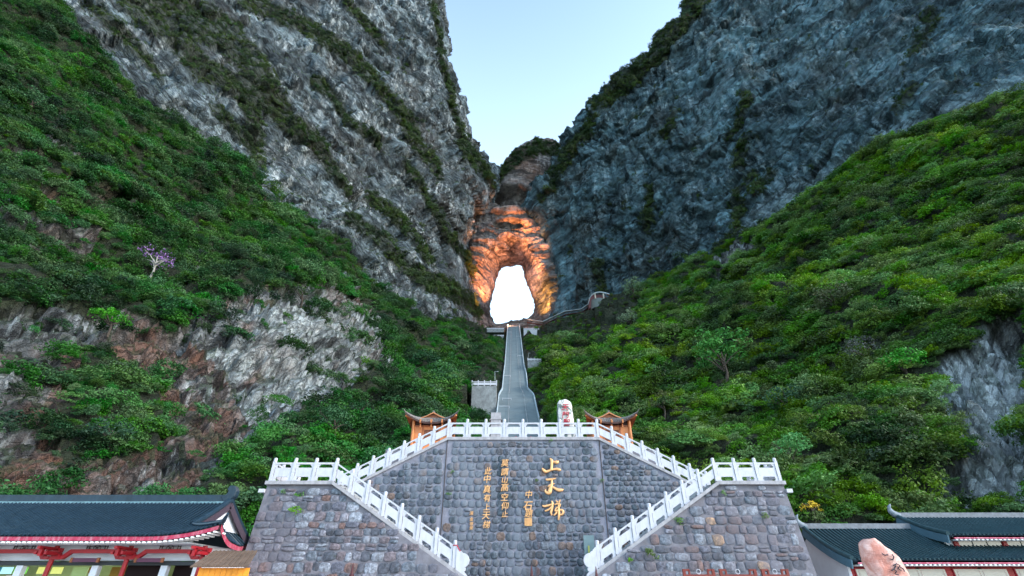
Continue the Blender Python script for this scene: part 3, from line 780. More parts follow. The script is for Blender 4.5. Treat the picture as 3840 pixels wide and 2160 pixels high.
def stone_mesh(seed, mat, squareness):
    r = random.Random(seed); n = 11
    V = []
    for ring, (k, dpt) in enumerate(((1.0, 0.0), (0.97, -0.55), (0.74, -1.0))):
        pass
    prof = []
    for i in range(n):
        a = 2 * math.pi * (i + r.uniform(-0.18, 0.18)) / n
        ca, sa = math.cos(a), math.sin(a)
        rad = (abs(ca) ** squareness + abs(sa) ** squareness) ** (-1 / squareness) * 0.5 * r.uniform(0.88, 1.0)
        prof.append((ca * rad, sa * rad))
    for k, dpt in ((1.0, 0.0), (0.95, -0.6), (0.70, -1.0)):
        V += [(x * k, dpt * r.uniform(0.9, 1.0), z * k) for x, z in prof]
    V.append((0, -1.08, 0))
    F = [(j * n + i, j * n + (i + 1) % n, (j + 1) * n + (i + 1) % n, (j + 1) * n + i) for j in range(2) for i in range(n)]
    F += [(2 * n + i, 2 * n + (i + 1) % n, 3 * n) for i in range(n)]
    b = MB().add(V, F, True)
    return b.mesh('stone', mat)

def lay(rowh, widths, z0, z1, x0, x1, seed):
    """courses of stones: (x, z, w, h)"""
    r = random.Random(seed); out = []; z = z0
    while z < z1:
        h = r.uniform(*rowh); x = x0 + r.uniform(-0.3, 0)
        while x < x1:
            w = r.uniform(*widths)
            if r.random() < 0.12 and h > 0.35:
                out.append((x + w / 2, z + h * 0.27, w * 0.9, h * 0.5)); out.append((x + w / 2, z + h * 0.76, w * 0.9, h * 0.42))
            else:
                out.append((x + w / 2 + r.uniform(-.02, .02), z + h / 2 + r.uniform(-.04, .04), w * r.uniform(0.98, 1.08), h * r.uniform(0.92, 1.10)))
            x += w
        z += h
    return out

def place_stones(root, stones, face_y, rotx, meshes, depth, seed, maxn=300):
    r = random.Random(seed)
    stones = sorted(stones, key=lambda s: -(s[2] * s[3]) - 10 * (2 < s[1] < 14))
    V, F, T = [], [], []
    for i, (x, z, w, h) in enumerate(stones):
        me = r.choice(meshes)
        dp = depth * r.uniform(0.6, 1.3)
        rz = r.uniform(-0.12, 0.12) + (math.pi if r.random() < 0.5 else 0)
        if i < maxn:
            o = bpy.data.objects.new('stone', me)
            o.location = (x, face_y(z), z); o.scale = (w, dp, h)
            o.rotation_euler = (rotx, rz, 0)
            link(o, root)
        else:
            n0 = len(V); T += [r.random()] * len(me.vertices)
            M = Matrix.Translation((x, face_y(z), z)) @ Matrix.Rotation(rotx, 4, 'X') @ Matrix.Rotation(rz, 4, 'Y') @ Matrix.Diagonal((w, dp, h, 1))
            V += [tuple(M @ v.co) for v in me.vertices]
            F += [tuple(k + n0 for k in p.vertices) for p in me.polygons]
    if V:
        me = bpy.data.meshes.new('small_stones'); me.from_pydata(V, [], F)
        me.polygons.foreach_set('use_smooth', [True] * len(F))
        me.materials.append(meshes[0].materials[0])
        a = me.attributes.new('tone', 'FLOAT', 'POINT'); a.data.foreach_set('value', T)
        o = link(bpy.data.objects.new('small_stones', me), root); tag(o, kind='stuff')

WY, FY = 35.0, 30.7                     # faces of the tall back wall and of the two front blocks
ZT, ZP = 11.2, 7.4                      # terrace level, platform level
US = (ZT - ZP) / 7.5                    # upper flight: from |x| 5.4 down to 12.9
def wall_top(x):
    d = abs(x - AX); return ZT - 0.2 if d < 5.4 else ZT - 0.2 - (d - 5.4) * US
# --- tall central wall
wall = empty('retaining_wall', (0, 0, 0), 'tall grey cobbled wall bearing the gold inscriptions, below the top terrace', 'wall')
poly = [(AX - 12.9, 0), (AX - 12.9, ZP - 0.2), (AX - 5.4, ZT - 0.2), (AX + 5.4, ZT - 0.2), (AX + 12.9, ZP - 0.2), (AX + 12.9, 0)]
MB().prism(poly, WY, WY + 0.6).build('mortar_face', M_mortar, wall)
cob = [stone_mesh(100 + k, M_cobble, 3.6) for k in range(14)]
st = [s for s in lay((0.42, 0.54), (0.38, 0.62), 2.2, 11.0, AX - 5.25, AX + 5.2, 1) if s[1] + s[3] * 0.4 < wall_top(s[0]) - 0.06 and abs(s[0] - AX) < 5.2]
for sgn, sd_ in ((-1, 2), (1, 3)):
    rowh, wd = ((0.42, 0.54), (0.40, 0.62)) if sgn < 0 else ((0.30, 0.42), (0.34, 0.60))
    st += [(AX + sgn * (x), z, w, h) for x, z, w, h in lay(rowh, wd, 2.2, 11.0, 5.75, 12.6, sd_) if z + h * 0.5 < wall_top(AX + x + w * 0.15) + 0.04 and x - w / 2 > 5.45]
place_stones(wall, st, lambda z: WY, 0, cob, 0.085, 5)
for sgn in (-1, 1):      # expansion joints
    MB().box((AX + sgn * 5.42, WY - 0.02, 6.5), (0.045, 0.04, 9.0)).build('expansion_joint', simple('dark_joint', (0.05, 0.035, 0.03), 0.9), wall)
for sgn in (-1, 1):
    MB().prism([(AX + sgn * 5.4, ZT - 0.2), (AX + sgn * 12.9, ZP - 0.2), (AX + sgn * 12.9, ZP), (AX + sgn * 5.4, ZT)], WY - 0.12, WY + 0.5).build('coping', M_cope, wall)
MB().box((AX, WY + 0.19, ZT - 0.1), (10.8, 0.62, 0.2)).build('coping', M_cope, wall)
# --- terrace behind it, upper flights
ter = MB().box((AX, 50, 5.55), (21, 24, 11.1)).box((AX, 36.85, 5.55), (10.8, 2.29, 11.1)).build('terrace', M_mortar2)
tag(ter, kind='structure')
for sgn, side in ((-1, 'left'), (1, 'right')):
    b = MB(); n = 24
    for i in range(n):
        x0 = 5.41 + 7.48 * i / n; z = ZT - 0.06 - (ZT - ZP) * (i + 1) / n
        b.box((AX + sgn * (x0 + 7.48 / n / 2), 36.86, z / 2), (7.48 / n - 0.002, 2.46, z))
    e = empty('stair_flight', (AX + sgn * 9, 36.8, ZP), 'upper %s flight of steps rising inwards to the top terrace' % side, 'stairs', 'side flights of steps')
    o = b.build('steps', M_step); o.parent = e; o.matrix_parent_inverse = Matrix.Translation(-Vector(e.location))
# --- front blocks
BAT = 0.12
LS = 0.60
def fy(z): return FY - (ZP - z) * BAT
rub = [stone_mesh(200 + k, M_rubble, 7.0) for k in range(14)]
for sgn, side in ((-1, 'left'), (1, 'right')):
    root = empty('stone_platform', (0, 0, 0), 'rubble stone %s with the outer %s landing on top' % ('block', side), 'wall', 'rubble stone blocks flanking the stairs')
    root['label'] = 'rubble stone block carrying the %s landing and its lower flight' % side
    del root['group']
    top = lambda d: ZP - 0.2 if d > 11.5 else ZP - 0.2 - (11.5 - d) * LS
    pts = [(3.4, 0), (3.4, top(3.4)), (11.5, ZP - 0.2), (15.4, ZP - 0.2), (15.62, 0)]
    X = lambda d: AX + sgn * d
    V = [(X(d), fy(z), z) for d, z in pts] + [(X(d), 34.98, z) for d, z in pts]
    n = len(pts)
    MB().add(V, [tuple(range(n)), tuple(range(2 * n - 1, n - 1, -1))] + [(i, i + n, (i + 1) % n + n, (i + 1) % n) for i in range(n)]).build('mortar_face', M_mortar2, root)
    st = [(X(x), z, w, h) for x, z, w, h in lay((0.34, 0.58), (0.34, 0.86), 1.2, 7.3, 3.4, 15.4, 7 + sgn) if z + h * 0.5 < top(x - w * 0.1) + 0.06 and x + w * 0.45 < 15.42 + (7.4 - z) * 0.03]
    place_stones(root, st, fy, -math.atan(BAT), rub, 0.085, 9 + sgn)
    MB().prism([(X(3.3), top(3.3)), (X(11.5), ZP - 0.2), (X(11.5), ZP), (X(3.3), top(3.3) + 0.2)], FY - 0.32, FY + 0.5).build('coping', M_cope, root)
    MB().box((X(13.5), FY + 0.15, ZP - 0.1), (4.0, 0.75, 0.2)).build('coping', M_cope, root)
    MB().box((X(13.5), FY + 2.44, ZP - 0.12), (3.98, 3.8, 0.2)).build('landing', M_step, root)
    MB().box((X(15.3), FY + 2.2, ZP - 0.1), (0.5, 4.2, 0.21)).build('coping', M_cope, root)
    b = MB(); n = 27
    for i in range(n):
        x0 = 3.42 + 8.05 * i / n; z = top(3.4) + 0.1 + (ZP - top(3.4)) * (i) / n
        b.box((X(x0 + 8.05 / n / 2), FY + 2.4, z - 0.3), (8.05 / n - 0.002, 3.6, 0.6))
    b.build('steps', M_step, root)

# --- marble balustrades
def post_mesh():
    b = MB()
    b.box((0, 0, 0.56), (0.18, 0.18, 1.12)).box((0, 0, 1.135), (0.17, 0.17, 0.03)).cyl((0, 0, 1.15), (0, 0, 1.33), 0.105, 0.10, 12).cyl((0, 0, 1.33), (0, 0, 1.36), 0.10, 0.06, 12)
    return b.mesh('post', M_marble)
POST = post_mesh()
def solid(b, quad, y0, y1, ax='x'):
    """quad: four (along, z) points; thickness from y0 to y1"""
    n = len(quad)
    def pt(a, y, z): return (a, y, z) if ax == 'x' else (y, a, z)
    vs = [pt(a, y0, z) for a, z in quad] + [pt(a, y1, z) for a, z in quad]
    b.add(vs, [tuple(range(n)), tuple(range(2 * n - 1, n - 1, -1))] + [(i, i + n, (i + 1) % n + n, (i + 1) % n) for i in range(n)])
def balustrade(label, pts, group='white marble balustrades', drum=None, panel_h=(0.26, 0.78)):
    """pts: post feet; consecutive posts share x or y"""
    root = empty('balustrade', pts[0], label, 'balustrade', group)
    inv = Matrix.Translation(-Vector(pts[0]))
    def put(o): o.parent = root; o.matrix_parent_inverse = inv; return o
    for i, p in enumerate(pts):
        o = bpy.data.objects.new('post', POST); o.location = p; col.objects.link(o); put(o)
    for p, q in zip(pts[:-1], pts[1:]):
        ax = 'x' if abs(p[0] - q[0]) > abs(p[1] - q[1]) else 'y'
        k = 0 if ax == 'x' else 1
        y = p[1] if ax == 'x' else p[0]
        s = 1 if q[k] > p[k] else -1
        a0, a1 = p[k] + s * 0.10, q[k] - s * 0.10
        Z = lambda a: p[2] + (q[2] - p[2]) * (a - p[k]) / (q[k] - p[k])
        def band(nm, A0, A1, z0, z1, th):
            b = MB(); solid(b, [(A0, Z(A0) + z0), (A1, Z(A1) + z0), (A1, Z(A1) + z1), (A0, Z(A0) + z1)], y - th, y + th, ax)
            put(b.build(nm, M_marble))
        band('rail', a0, a1, 0.98, 1.08, 0.065)
        band('panel', a0 + s * 0.02, a1 - s * 0.02, panel_h[0], panel_h[1], 0.045)
        for e, d in ((a0, s), (a1, -s)):            # scroll brackets above and below the panel beside each post
            b = MB(); solid(b, [(e, Z(e) + 0.0), (e + d * 0.17, Z(e + d * 0.17)), (e + d * 0.21, Z(e + d * 0.21) + 0.05), (e + d * 0.15, Z(e + d * 0.15) + 0.12), (e + d * 0.2, Z(e + d * 0.2) + panel_h[0] + 0.01), (e, Z(e) + panel_h[0] + 0.01)], y - 0.055, y + 0.055, ax)
            put(b.build('scroll_bracket', M_marble))
            b = MB(); solid(b, [(e, Z(e) + panel_h[1] - 0.01), (e + d * 0.12, Z(e + d * 0.12) + panel_h[1] - 0.01), (e + d * 0.11, Z(e + d * 0.11) + 0.86), (e + d * 0.2, Z(e + d * 0.2) + 0.93), (e + d * 0.2, Z(e + d * 0.2) + 0.99), (e, Z(e) + 0.99)], y - 0.05, y + 0.05, ax)
            put(b.build('scroll_bracket', M_marble))
    if drum is not None:
        x, y, z, s = drum
        out = [(0, -0.25), (0, 1.0), (0.05, 1.02), (0.1, 0.95), (0.17, 0.9), (0.22, 0.82), (0.30, 0.80), (0.36, 0.72)]
        for k in range(12):
            a = R(75 - k * 14); out.append((0.38 + 0.36 * math.cos(a) * 1.0, 0.36 + 0.36 * math.sin(a)))
        for k in range(5):
            a = R(40 - k * 28); out.append((0.42 + 0.14 * math.cos(a), -0.06 + 0.13 * math.sin(a)))
        out += [(0.50, -0.2), (0.60, -0.3), (0.66, -0.42), (0.64, -0.55), (0.0, -0.4)]
        b = MB(); b.prism([(x + s * a, z + c) for a, c in out], y - 0.12, y + 0.12)
        put(b.build('drum_stone', M_marble, bevel=0.03))
    return root
fl = lambda n, d0, d1, z0, z1, y, sgn: [(AX + sgn * (d0 + (d1 - d0) * i / n), y, z0 + (z1 - z0) * i / n) for i in range(n + 1)]
balustrade('level white balustrade along the front edge of the top terrace', [(AX - 5.4 + 1.35 * i, WY + 0.12, ZT) for i in range(9)])
for sgn, side in ((-1, 'left'), (1, 'right')):
    balustrade('sloping white balustrade of the upper %s flight, above the cobbled wall' % side, fl(7, 5.4, 12.6, ZT, ZT - 7.2 * US, WY + 0.12, sgn)[1:])
    # the bay that joins the corner post of the terrace
    pts = fl(3, 15.3, 11.5, ZP, ZP, FY, sgn)
    balustrade('white balustrade round the outer %s landing' % side, [(AX + sgn * 15.3, FY + 4.0, ZP), (AX + sgn * 15.3, FY + 2.6, ZP), (AX + sgn * 15.3, FY + 1.3, ZP)] + pts)
    lo = fl(7, 11.5, 4.0, ZP, ZP - 7.5 * LS, FY, sgn)
    balustrade('sloping white balustrade of the lower %s flight ending in a drum stone' % side, lo[1:], drum=(lo[-1][0] - sgn * 0.1, FY, lo[-1][2], -sgn))
    # bays bridging to the corner posts
    for p, q, lab in (((AX + sgn * 5.4, WY + 0.12, ZT), fl(7, 5.4, 12.6, ZT, ZT - 7.2 * US, WY + 0.12, sgn)[1], 'upper'), (lo[0], lo[1], 'lower')):
        r_ = [o for o in col.objects if o.get('label', '').startswith('sloping white balustrade of the %s %s' % (lab, side))][0]
        inv = Matrix.Translation(-Vector(r_.location))
        s = 1 if q[0] > p[0] else -1; a0, a1 = p[0] + s * 0.1, q[0] - s * 0.1
        Z = lambda a: p[2] + (q[2] - p[2]) * (a - p[0]) / (q[0] - p[0])
        for nm, z0, z1, th, ins in (('rail', 0.98, 1.08, 0.065, 0), ('panel', 0.26, 0.78, 0.045, 0.02)):
            b = MB(); A0, A1 = a0 + s * ins, a1 - s * ins
            solid(b, [(A0, Z(A0) + z0), (A1, Z(A1) + z0), (A1, Z(A1) + z1), (A0, Z(A0) + z1)], p[1] - th, p[1] + th)
            o = b.build(nm, M_marble); o.parent = r_; o.matrix_parent_inverse = inv
    # inner balustrade of the upper flight end, seen over the landing
    balustrade('short white balustrade across the foot of the upper %s flight' % side, [(AX + sgn * 12.75, WY + 3.1, ZP), (AX + sgn * 12.75, WY + 1.7, ZP), (AX + sgn * 12.75, WY + 0.3, ZP)])

# --- gold inscriptions
M_gold = simple('gilded_metal', (0.78, 0.40, 0.17), 0.38, 0.15, 3, metal=0.5)
M_red = simple('red_paint', (0.45, 0.015, 0.04), 0.6, 0.2, 4)
dgf = None
def glyph(ch, size, extr, mat, bold=-0.002, shear=0.15):
    c = bpy.data.curves.new('character', 'FONT'); c.body = ch; c.size = size; c.extrude = extr; c.offset = bold * size
    c.shear = shear; c.bevel_depth = 0.006 * size; c.bevel_resolution = 0; c.align_x = 'CENTER'
    o = bpy.data.objects.new('tmp', c); col.objects.link(o)
    dg = bpy.context.evaluated_depsgraph_get()
    me = bpy.data.meshes.new_from_object(o.evaluated_get(dg))
    bpy.data.objects.remove(o); me.materials.clear(); me.materials.append(mat)
    xs = [v.co.x for v in me.vertices]; ys = [v.co.y for v in me.vertices]
    if xs:
        cx, cy = (min(xs) + max(xs)) / 2, (min(ys) + max(ys)) / 2
        me.transform(Matrix.Translation((-cx, -cy, 0)))
    me.name = 'character'
    return me
def inscription(label, chars, Y, mat, wide=1.0, cat='inscription', parent=None):
    """chars: (character, u, v, size in pixels of the photograph)"""
    p0 = P(chars[0][1], chars[0][2], Y)
    root = parent or empty('inscription', p0, label, cat)
    for k, (ch, u, v, px) in enumerate(chars):
        p = P(u, v, Y); dep = Y * CS + (p.z - CAMZ) * SN
        me = glyph(ch, px * dep / FOC * 0.98, 0.03, mat)
        o = bpy.data.objects.new('character', me); o.location = p if parent is None else p; o.rotation_euler = (R(90), rnd.uniform(-.05, .05), 0)
        o.scale = (wide, 1.0, 1)
        col.objects.link(o); o.parent = root; o.matrix_parent_inverse = Matrix.Translation(-Vector(root.location))
    return root
GY = WY - 0.13
inscription('column of seven small gold characters, second from the left on the wall', list(zip('莫謂山高空仰止', [1893, 1893, 1893, 1893, 1892, 1894, 1892], [1736, 1769, 1799, 1827, 1864, 1897, 1927], [29, 29, 26, 31, 29, 30, 25])), GY, M_gold)
inscription('column of seven small gold characters, lower and left of the longer verse', list(zip('此中真有上天梯', [1830, 1827, 1826, 1827, 1824, 1822, 1824], [1766, 1796, 1834, 1867, 1901, 1933, 1967], [28, 31, 31, 29, 26, 31, 29])), GY, M_gold)
inscription('tiny faded gold signature characters at the far left of the wall', list(zip('清金德榮', [1768, 1768, 1768, 1767], [1924, 1946, 1964, 1980], [15, 14, 14, 14])), GY, M_gold)
sg = inscription('gold signature of three characters over a square seal', list(zip('中石題', [1983, 1980, 1983], [1854, 1897, 1926], [30, 36, 30])), GY, M_gold)
p = P(1981, 1957, GY)
b = MB(); q = 0.21
for a, c, w_, h_ in ((0, q, 2 * q, .03), (0, -q, 2 * q, .03), (-q, 0, .03, 2 * q), (q, 0, .03, 2 * q), (0, .08, .4, .03), (0, -.06, .4, .03), (-.1, 0, .03, .4), (.1, -.02, .03, .36), (0, .16, .2, .03), (0, -.16, .3, .03)):
    b.box((p.x + a, p.y, p.z + c), (w_ + .03, 0.05, h_ + .01))
b.box((p.x, p.y + 0.05, p.z), (0.48, 0.02, 0.48))
o = b.build('seal', M_gold); o.parent = sg; o.matrix_parent_inverse = Matrix.Translation(-Vector(sg.location))
BIG = {
 '上': [[(1500,158,8),(1528,200,24),(1526,290,22),(1520,338,26)], [(1530,215,12),(1570,216,22),(1606,222,34),(1636,200,10)], [(1376,312,10),(1405,345,26),(1440,368,26),(1520,340,18),(1600,326,22),(1645,338,26),(1672,340,12)]],
 '天': [[(1435,482,10),(1460,492,20),(1530,484,18),(1596,470,8)], [(1466,600,8),(1500,580,18),(1572,550,8)], [(1530,488,14),(1528,560,22),(1508,630,34),(1490,690,38),(1455,695,26),(1428,670,14),(1436,640,6)], [(1525,588,12),(1570,622,20),(1630,652,28),(1685,652,24),(1706,638,10)]],
 '梯': [[(1380,888,8),(1410,905,18),(1480,890,18),(1556,862,8)], [(1525,822,10),(1540,860,18),(1530,950,20),(1516,1000,20),(1528,1045,12)], [(1530,900,10),(1490,948,14),(1450,970,16),(1420,976,12)], [(1592,812,8),(1618,846,18)], [(1660,802,8),(1640,848,16)], [(1570,878,10),(1630,866,16),(1660,884,12),(1640,915,12),(1596,926,14)], [(1600,925,12),(1578,975,14),(1620,968,14),(1680,962,18),(1706,990,20),(1690,1030,18),(1650,1036,10)], [(1632,868,10),(1636,950,18),(1642,1040,22),(1632,1118,12)], [(1612,985,10),(1590,1020,16),(1560,1046,10)]],
}
root = empty('inscription', P(2068, 1745, GY), 'three very large gold brush characters on the right half of the wall', 'inscription')
for ch, strokes in BIG.items():
    b = MB()
    for s in strokes:
        pts = [Vector((x, y, w)) for x, y, w in s]
        c3 = catmull(np.array([[p_.x, p_.y, p_.z] for p_ in pts]), 5 * len(pts))
        q = []; rr = []
        for x, y, w in c3:
            w_ = P(1700 + x / 4.14, 1680 + y / 4.14, GY); q.append(w_); rr.append(max(w, 7) * 0.5 / 4.14 * 36.8 / FOC * 1.6)
        n0 = len(b.v); b.tube(q, rr, 10)
        for k in range(n0, len(b.v)):
            x_, y_, z_ = b.v[k]; b.v[k] = (x_, GY + (y_ - GY) * 0.55, z_)
    o = b.build('character', M_gold); o.parent = root; o.matrix_parent_inverse = Matrix.Translation(-Vector(root.location))

# ------------------------------------------------------------ the great stair
stair = empty('great_stair', (AX, 60, 11), 'very long straight grey stair climbing the valley to the arch', 'stairs')
inv = Matrix.Translation(-Vector(stair.location))
def adopt(o, root): o.parent = root; o.matrix_parent_inverse = Matrix.Translation(-Vector(root.location)); return o
ys = np.linspace(60, 382, 1001)
V, F = [], []
for i, y in enumerate(ys[:-1]):
    z0, a, b_ = stair_at(y); z1, a1, b1 = stair_at(ys[i + 1])
    n = len(V)
    V += [(a, y, z0), (b_, y, z0), (b_, y, z1), (a, y, z1), (b1, ys[i + 1], z1), (a1, ys[i + 1], z1)]
    F += [(n, n + 1, n + 2, n + 3), (n + 3, n + 2, n + 4, n + 5)]
M_stair = simple('worn_grey_steps', (0.13, 0.16, 0.17), 0.85, 0.15, 0.25)
me = np_mesh('steps', V, F); me.materials.append(M_stair)
o = link(bpy.data.objects.new('steps', me)); adopt(o, stair); tag(o, kind='stuff')
M_parapet = simple('parapet_stone', (0.36, 0.42, 0.44), 0.7, 0.12, 0.5)
for k in (0, 1):
    V, F = [], []
    yy = np.linspace(60, 382, 120); s = -1 if k == 0 else 1
    for y in yy:
        z, a, b_ = stair_at(y); x = a if k == 0 else b_
        sc = 0.5 + 0.9 * y / 382
        V += [(x, y, z - 2.5), (x, y, z + 1.0 * sc), (x + s * 0.45 * sc, y, z + 1.0 * sc), (x + s * 0.45 * sc, y, z - 2.5)]
    for i in range(len(yy) - 1):
        for j in range(4): F.append((i * 4 + j, i * 4 + (j + 1) % 4, i * 4 + 4 + (j + 1) % 4, i * 4 + 4 + j))
    me = np_mesh('parapet', V, F); me.materials.append(M_parapet); o = link(bpy.data.objects.new('parapet', me)); adopt(o, stair)
for f in (0.28, 0.72):
    b = MB()
    for y in np.arange(130, 378, 6.0):
        z, a, b_ = stair_at(y); z2, a2, b2 = stair_at(y + 6)
        p_, q_ = Vector((a + (b_ - a) * f, y, z + 0.95)), Vector((a2 + (b2 - a2) * f, y + 6, z2 + 0.95))
        b.bar(p_, q_, 0.07, 0.07); b.bar(p_ - Vector((0, 0, 0.95)), p_, 0.06, 0.06)
    o = b.build('handrail', simple('steel_rail', (0.35, 0.37, 0.38), 0.4, metal=0.6)); adopt(o, stair)
b = MB()
for v, Y in ((1418, 214), (1500, 166), (1532, 157), (1340, 268), (1270, 333), (1253, 350)):
    z, a, b_ = stair_at(Y)
    f0, f1 = rnd.choice(((0.0, 0.3), (0.7, 1.0), (0.1, 0.35)))
    b.box((a + (b_ - a) * (f0 + f1) / 2, Y, z + 0.9), ((b_ - a) * (f1 - f0), 0.08, 0.12))
    b.box((a + (b_ - a) * f0, Y, z + 0.5), (0.1, 0.1, 1.0)); b.box((a + (b_ - a) * f1, Y, z + 0.5), (0.1, 0.1, 1.0))
o = b.build('barrier_rail', M_marble); adopt(o, stair)

# lookout platforms beside the stair
def lookout(label, u0, u1, vt, Y, hz, rail_px, dep=4.0, mat=M_mortar2, bays=4, lift=0.0):
    p0, p1 = P(u0, vt, Y), P(u1, vt, Y)
    root = empty('lookout_platform', ((p0.x + p1.x) / 2, Y, p0.z), label, 'platform', 'stone lookout platforms beside the great stair')
    adopt(MB().box(((p0.x + p1.x) / 2, Y + dep / 2, p0.z - hz / 2), (p1.x - p0.x, dep, hz)).build('wall', mat), root)
    h = rail_px * (Y * CS + p0.z * SN) / FOC
    b = MB(); n = bays; wd = h * 0.16
    for i in range(n + 1):
        x = p0.x + (p1.x - p0.x) * i / n
        adopt(MB().box((x, Y + 0.1, p0.z + h / 2), (wd, wd, h)).build('post', M_marble), root)
    adopt(MB().box(((p0.x + p1.x) / 2, Y + 0.1, p0.z + h * 0.38), (p1.x - p0.x, wd * 0.5, h * 0.42)).build('panel', M_marble), root)
    adopt(MB().box(((p0.x + p1.x) / 2, Y + 0.1, p0.z + h * 0.76), (p1.x - p0.x, wd * 0.6, h * 0.09)).build('rail', M_marble), root)
    return root
M_tower = simple('weathered_masonry', (0.22, 0.23, 0.23), 0.9, 0.35, 0.7, 0.1, dirt=(0.09, 0.08, 0.07))
lookout('square masonry lookout tower with white railing left of the stair', 1770, 1862, 1447, 158, 22, 22, 8, M_tower, 4)
lookout('small masonry lookout with white railing right of the stair', 1979, 2029, 1352, 232, 9, 11, 5, M_tower, 4)
lookout('pale lookout with white railing just below the arch, right side', 1964, 2021, 1236, 362, 8, 7, 6, simple('pale_masonry', (0.4, 0.4, 0.41), 0.9, 0.1), 7)
lookout('long low railing just below the arch, left side', 1826, 1890, 1234, 366, 3, 6, 5, M_tower, 8)
lookout('short low railing left of the stair under the long one', 1852, 1889, 1260, 345, 3, 6, 5, M_tower, 4)
# ------------------------------------------------------------ lamp post, walkway, gantry, cabin
M_steel = simple('grey_steel', (0.35, 0.38, 0.38), 0.4, 0.1, metal=0.7)
M_rust = simple('rusty_brown_steel', (0.09, 0.035, 0.03), 0.7, 0.2)
def lamp_post(label, u, vb, vt, Y, s):
    a, b_ = P(u, vb, Y), P(u, vt, Y)
    root = empty('lamp_post', a, label, 'lamp post', 'lamp posts beside the stair')
    adopt(MB().cyl(a, b_, 0.09 * s, 0.06 * s, 8).bar(b_, b_ + Vector((0.9 * s, 0, 0)), 0.07 * s, 0.07 * s).build('pole', M_steel), root)
    adopt(MB().box(b_ + Vector((1.0 * s, 0, -0.05)), (0.5 * s, 0.25 * s, 0.12 * s)).build('lamp_head', M_marble), root)
lamp_post('grey lamp post rising behind the left lookout tower', 1856, 1447, 1393, 160, 1.0)
lamp_post('small grey lamp post on the right lookout', 1981, 1352, 1324, 233, 0.8)

wk = empty('elevated_walkway', P(2037, 1206, 372), 'thin pale walkway roof zigzagging up right of the arch', 'walkway')
pts = [P(1978, 1198, 385), P(2037, 1207, 376), P(2066, 1193, 374), P(2119, 1169, 368), P(2182, 1160, 362), P(2206, 1142, 358)]
for p, q in zip(pts[:-1], pts[1:]):
    adopt(MB().bar(p, q, 2.2, 0.45).build('roof', M_parapet), wk)
    d = q - p; n = max(1, int(d.length / 9))
    b = MB()
    for i in range(n + 1):
        c = p + d * (i / n); b.cyl(c, c - Vector((0, 0, 9)), 0.18, n=6)
    b.bar(p - Vector((0, 0, 3.2)), q - Vector((0, 0, 3.2)), 2.2, 0.3)
    adopt(b.build('support', M_rust), wk)
cb = empty('hillside_station', P(2250, 1125, 352), 'small round-ended station with a curved pale roof on the slope right of the arch', 'building')
arc = [P(2206, 1142, 356), P(2213, 1118, 354), P(2221, 1105, 352), P(2234, 1098, 350), P(2250, 1096, 349), P(2265, 1098, 348), P(2285, 1104, 347)]
adopt(MB().tube(arc, 0.65, 8).build('roof_edge', M_parapet), cb)
b = MB(); b.prism([(p.x, p.z - 0.3) for p in arc] + [(arc[-1].x, arc[-1].z - 5), (arc[0].x, arc[0].z - 6)], 352, 364)
adopt(b.build('wall', simple('maroon_wall', (0.12, 0.05, 0.05), 0.9)), cb)
for u in (2231, 2262):
    a = P(u, 1101, 348); adopt(MB().cyl(a, a - Vector((0, 0, 5)), 0.6, n=8).build('column', simple('cream', (0.45, 0.4, 0.32), 0.8)), cb)
p = P(2246, 1122, 350)
adopt(MB().cyl(p + Vector((0, 4, 0)), p + Vector((0, 4, -9)), 6.5, 7.5, 16).build('round_base', simple('concrete', (0.12, 0.14, 0.13), 0.8, 0.3)), cb)
gt = empty('gantry_frame', P(2315, 1140, 340), 'brown steel gantry frame of two tall legs and a beam on the right slope', 'frame')
A1, A2, A3 = P(2275, 1105, 340), P(2345, 1110, 338), P(2284, 1106, 340)
adopt(MB().bar(A1, A2, 0.9, 1.0).build('beam', M_rust), gt)
for u, v0, v1 in ((2284, 1107, 1200), (2344, 1110, 1185)):
    adopt(MB().bar(P(u, v0, 339), P(u, v1, 339), 0.7, 0.7, (0, 1, 0)).build('leg', M_rust), gt)

# ------------------------------------------------------------ stele on the terrace
M_stele = simple('pale_painted_rock', (0.42, 0.43, 0.42), 0.85, 0.9, 1.2, 0.05)
def boulder(name, mat, levels, Y, depth, seed, parent, sq=0.7):
    """levels: (u0, u1, v) silhouettes from bottom to top"""
    r = np.random.default_rng(seed); V, F = [], []; n = 22
    lv = catmull(np.array(levels, float), 4 * len(levels))
    for k, (u0, u1, v) in enumerate(lv):
        a, b_ = P(u0, v, Y), P(u1, v, Y); c = (a + b_) / 2; w = max((b_.x - a.x) / 2, 0.03)
        f = min(1.0, 0.35 + 1.2 * w / max((P(lv[len(lv) // 2][1], v, Y).x - P(lv[len(lv) // 2][0], v, Y).x), 0.1))
        for i in range(n):
            t = 2 * math.pi * i / n; ct, s_ = math.cos(t), math.sin(t)
            V.append((c.x + w * math.copysign(abs(ct) ** sq, ct), Y + depth * f * math.copysign(abs(s_) ** sq, s_), c.z))
    V = np.array(V); V = V + 0.07 * np.stack([gnoise(V * 1.7), gnoise(V * 1.7 + 9), gnoise(V * 1.7 + 20)], 1) + 0.03 * np.stack([gnoise(V * 5), gnoise(V * 5 + 9), gnoise(V * 5 + 20)], 1)
    m = len(lv)
    F = [(k * n + i, k * n + (i + 1) % n, (k + 1) * n + (i + 1) % n, (k + 1) * n + i) for k in range(m - 1) for i in range(n)]
    V = V.tolist(); V += [np.mean(V[:n], axis=0).tolist(), np.mean(V[-n:], axis=0).tolist()]
    F += [(i, (i + 1) % n, m * n) for i in range(n)] + [((m - 1) * n + i, (m - 1) * n + (i + 1) % n, m * n + 1) for i in range(n)]
    return adopt(MB().add(V, F, True).build(name, mat), parent)
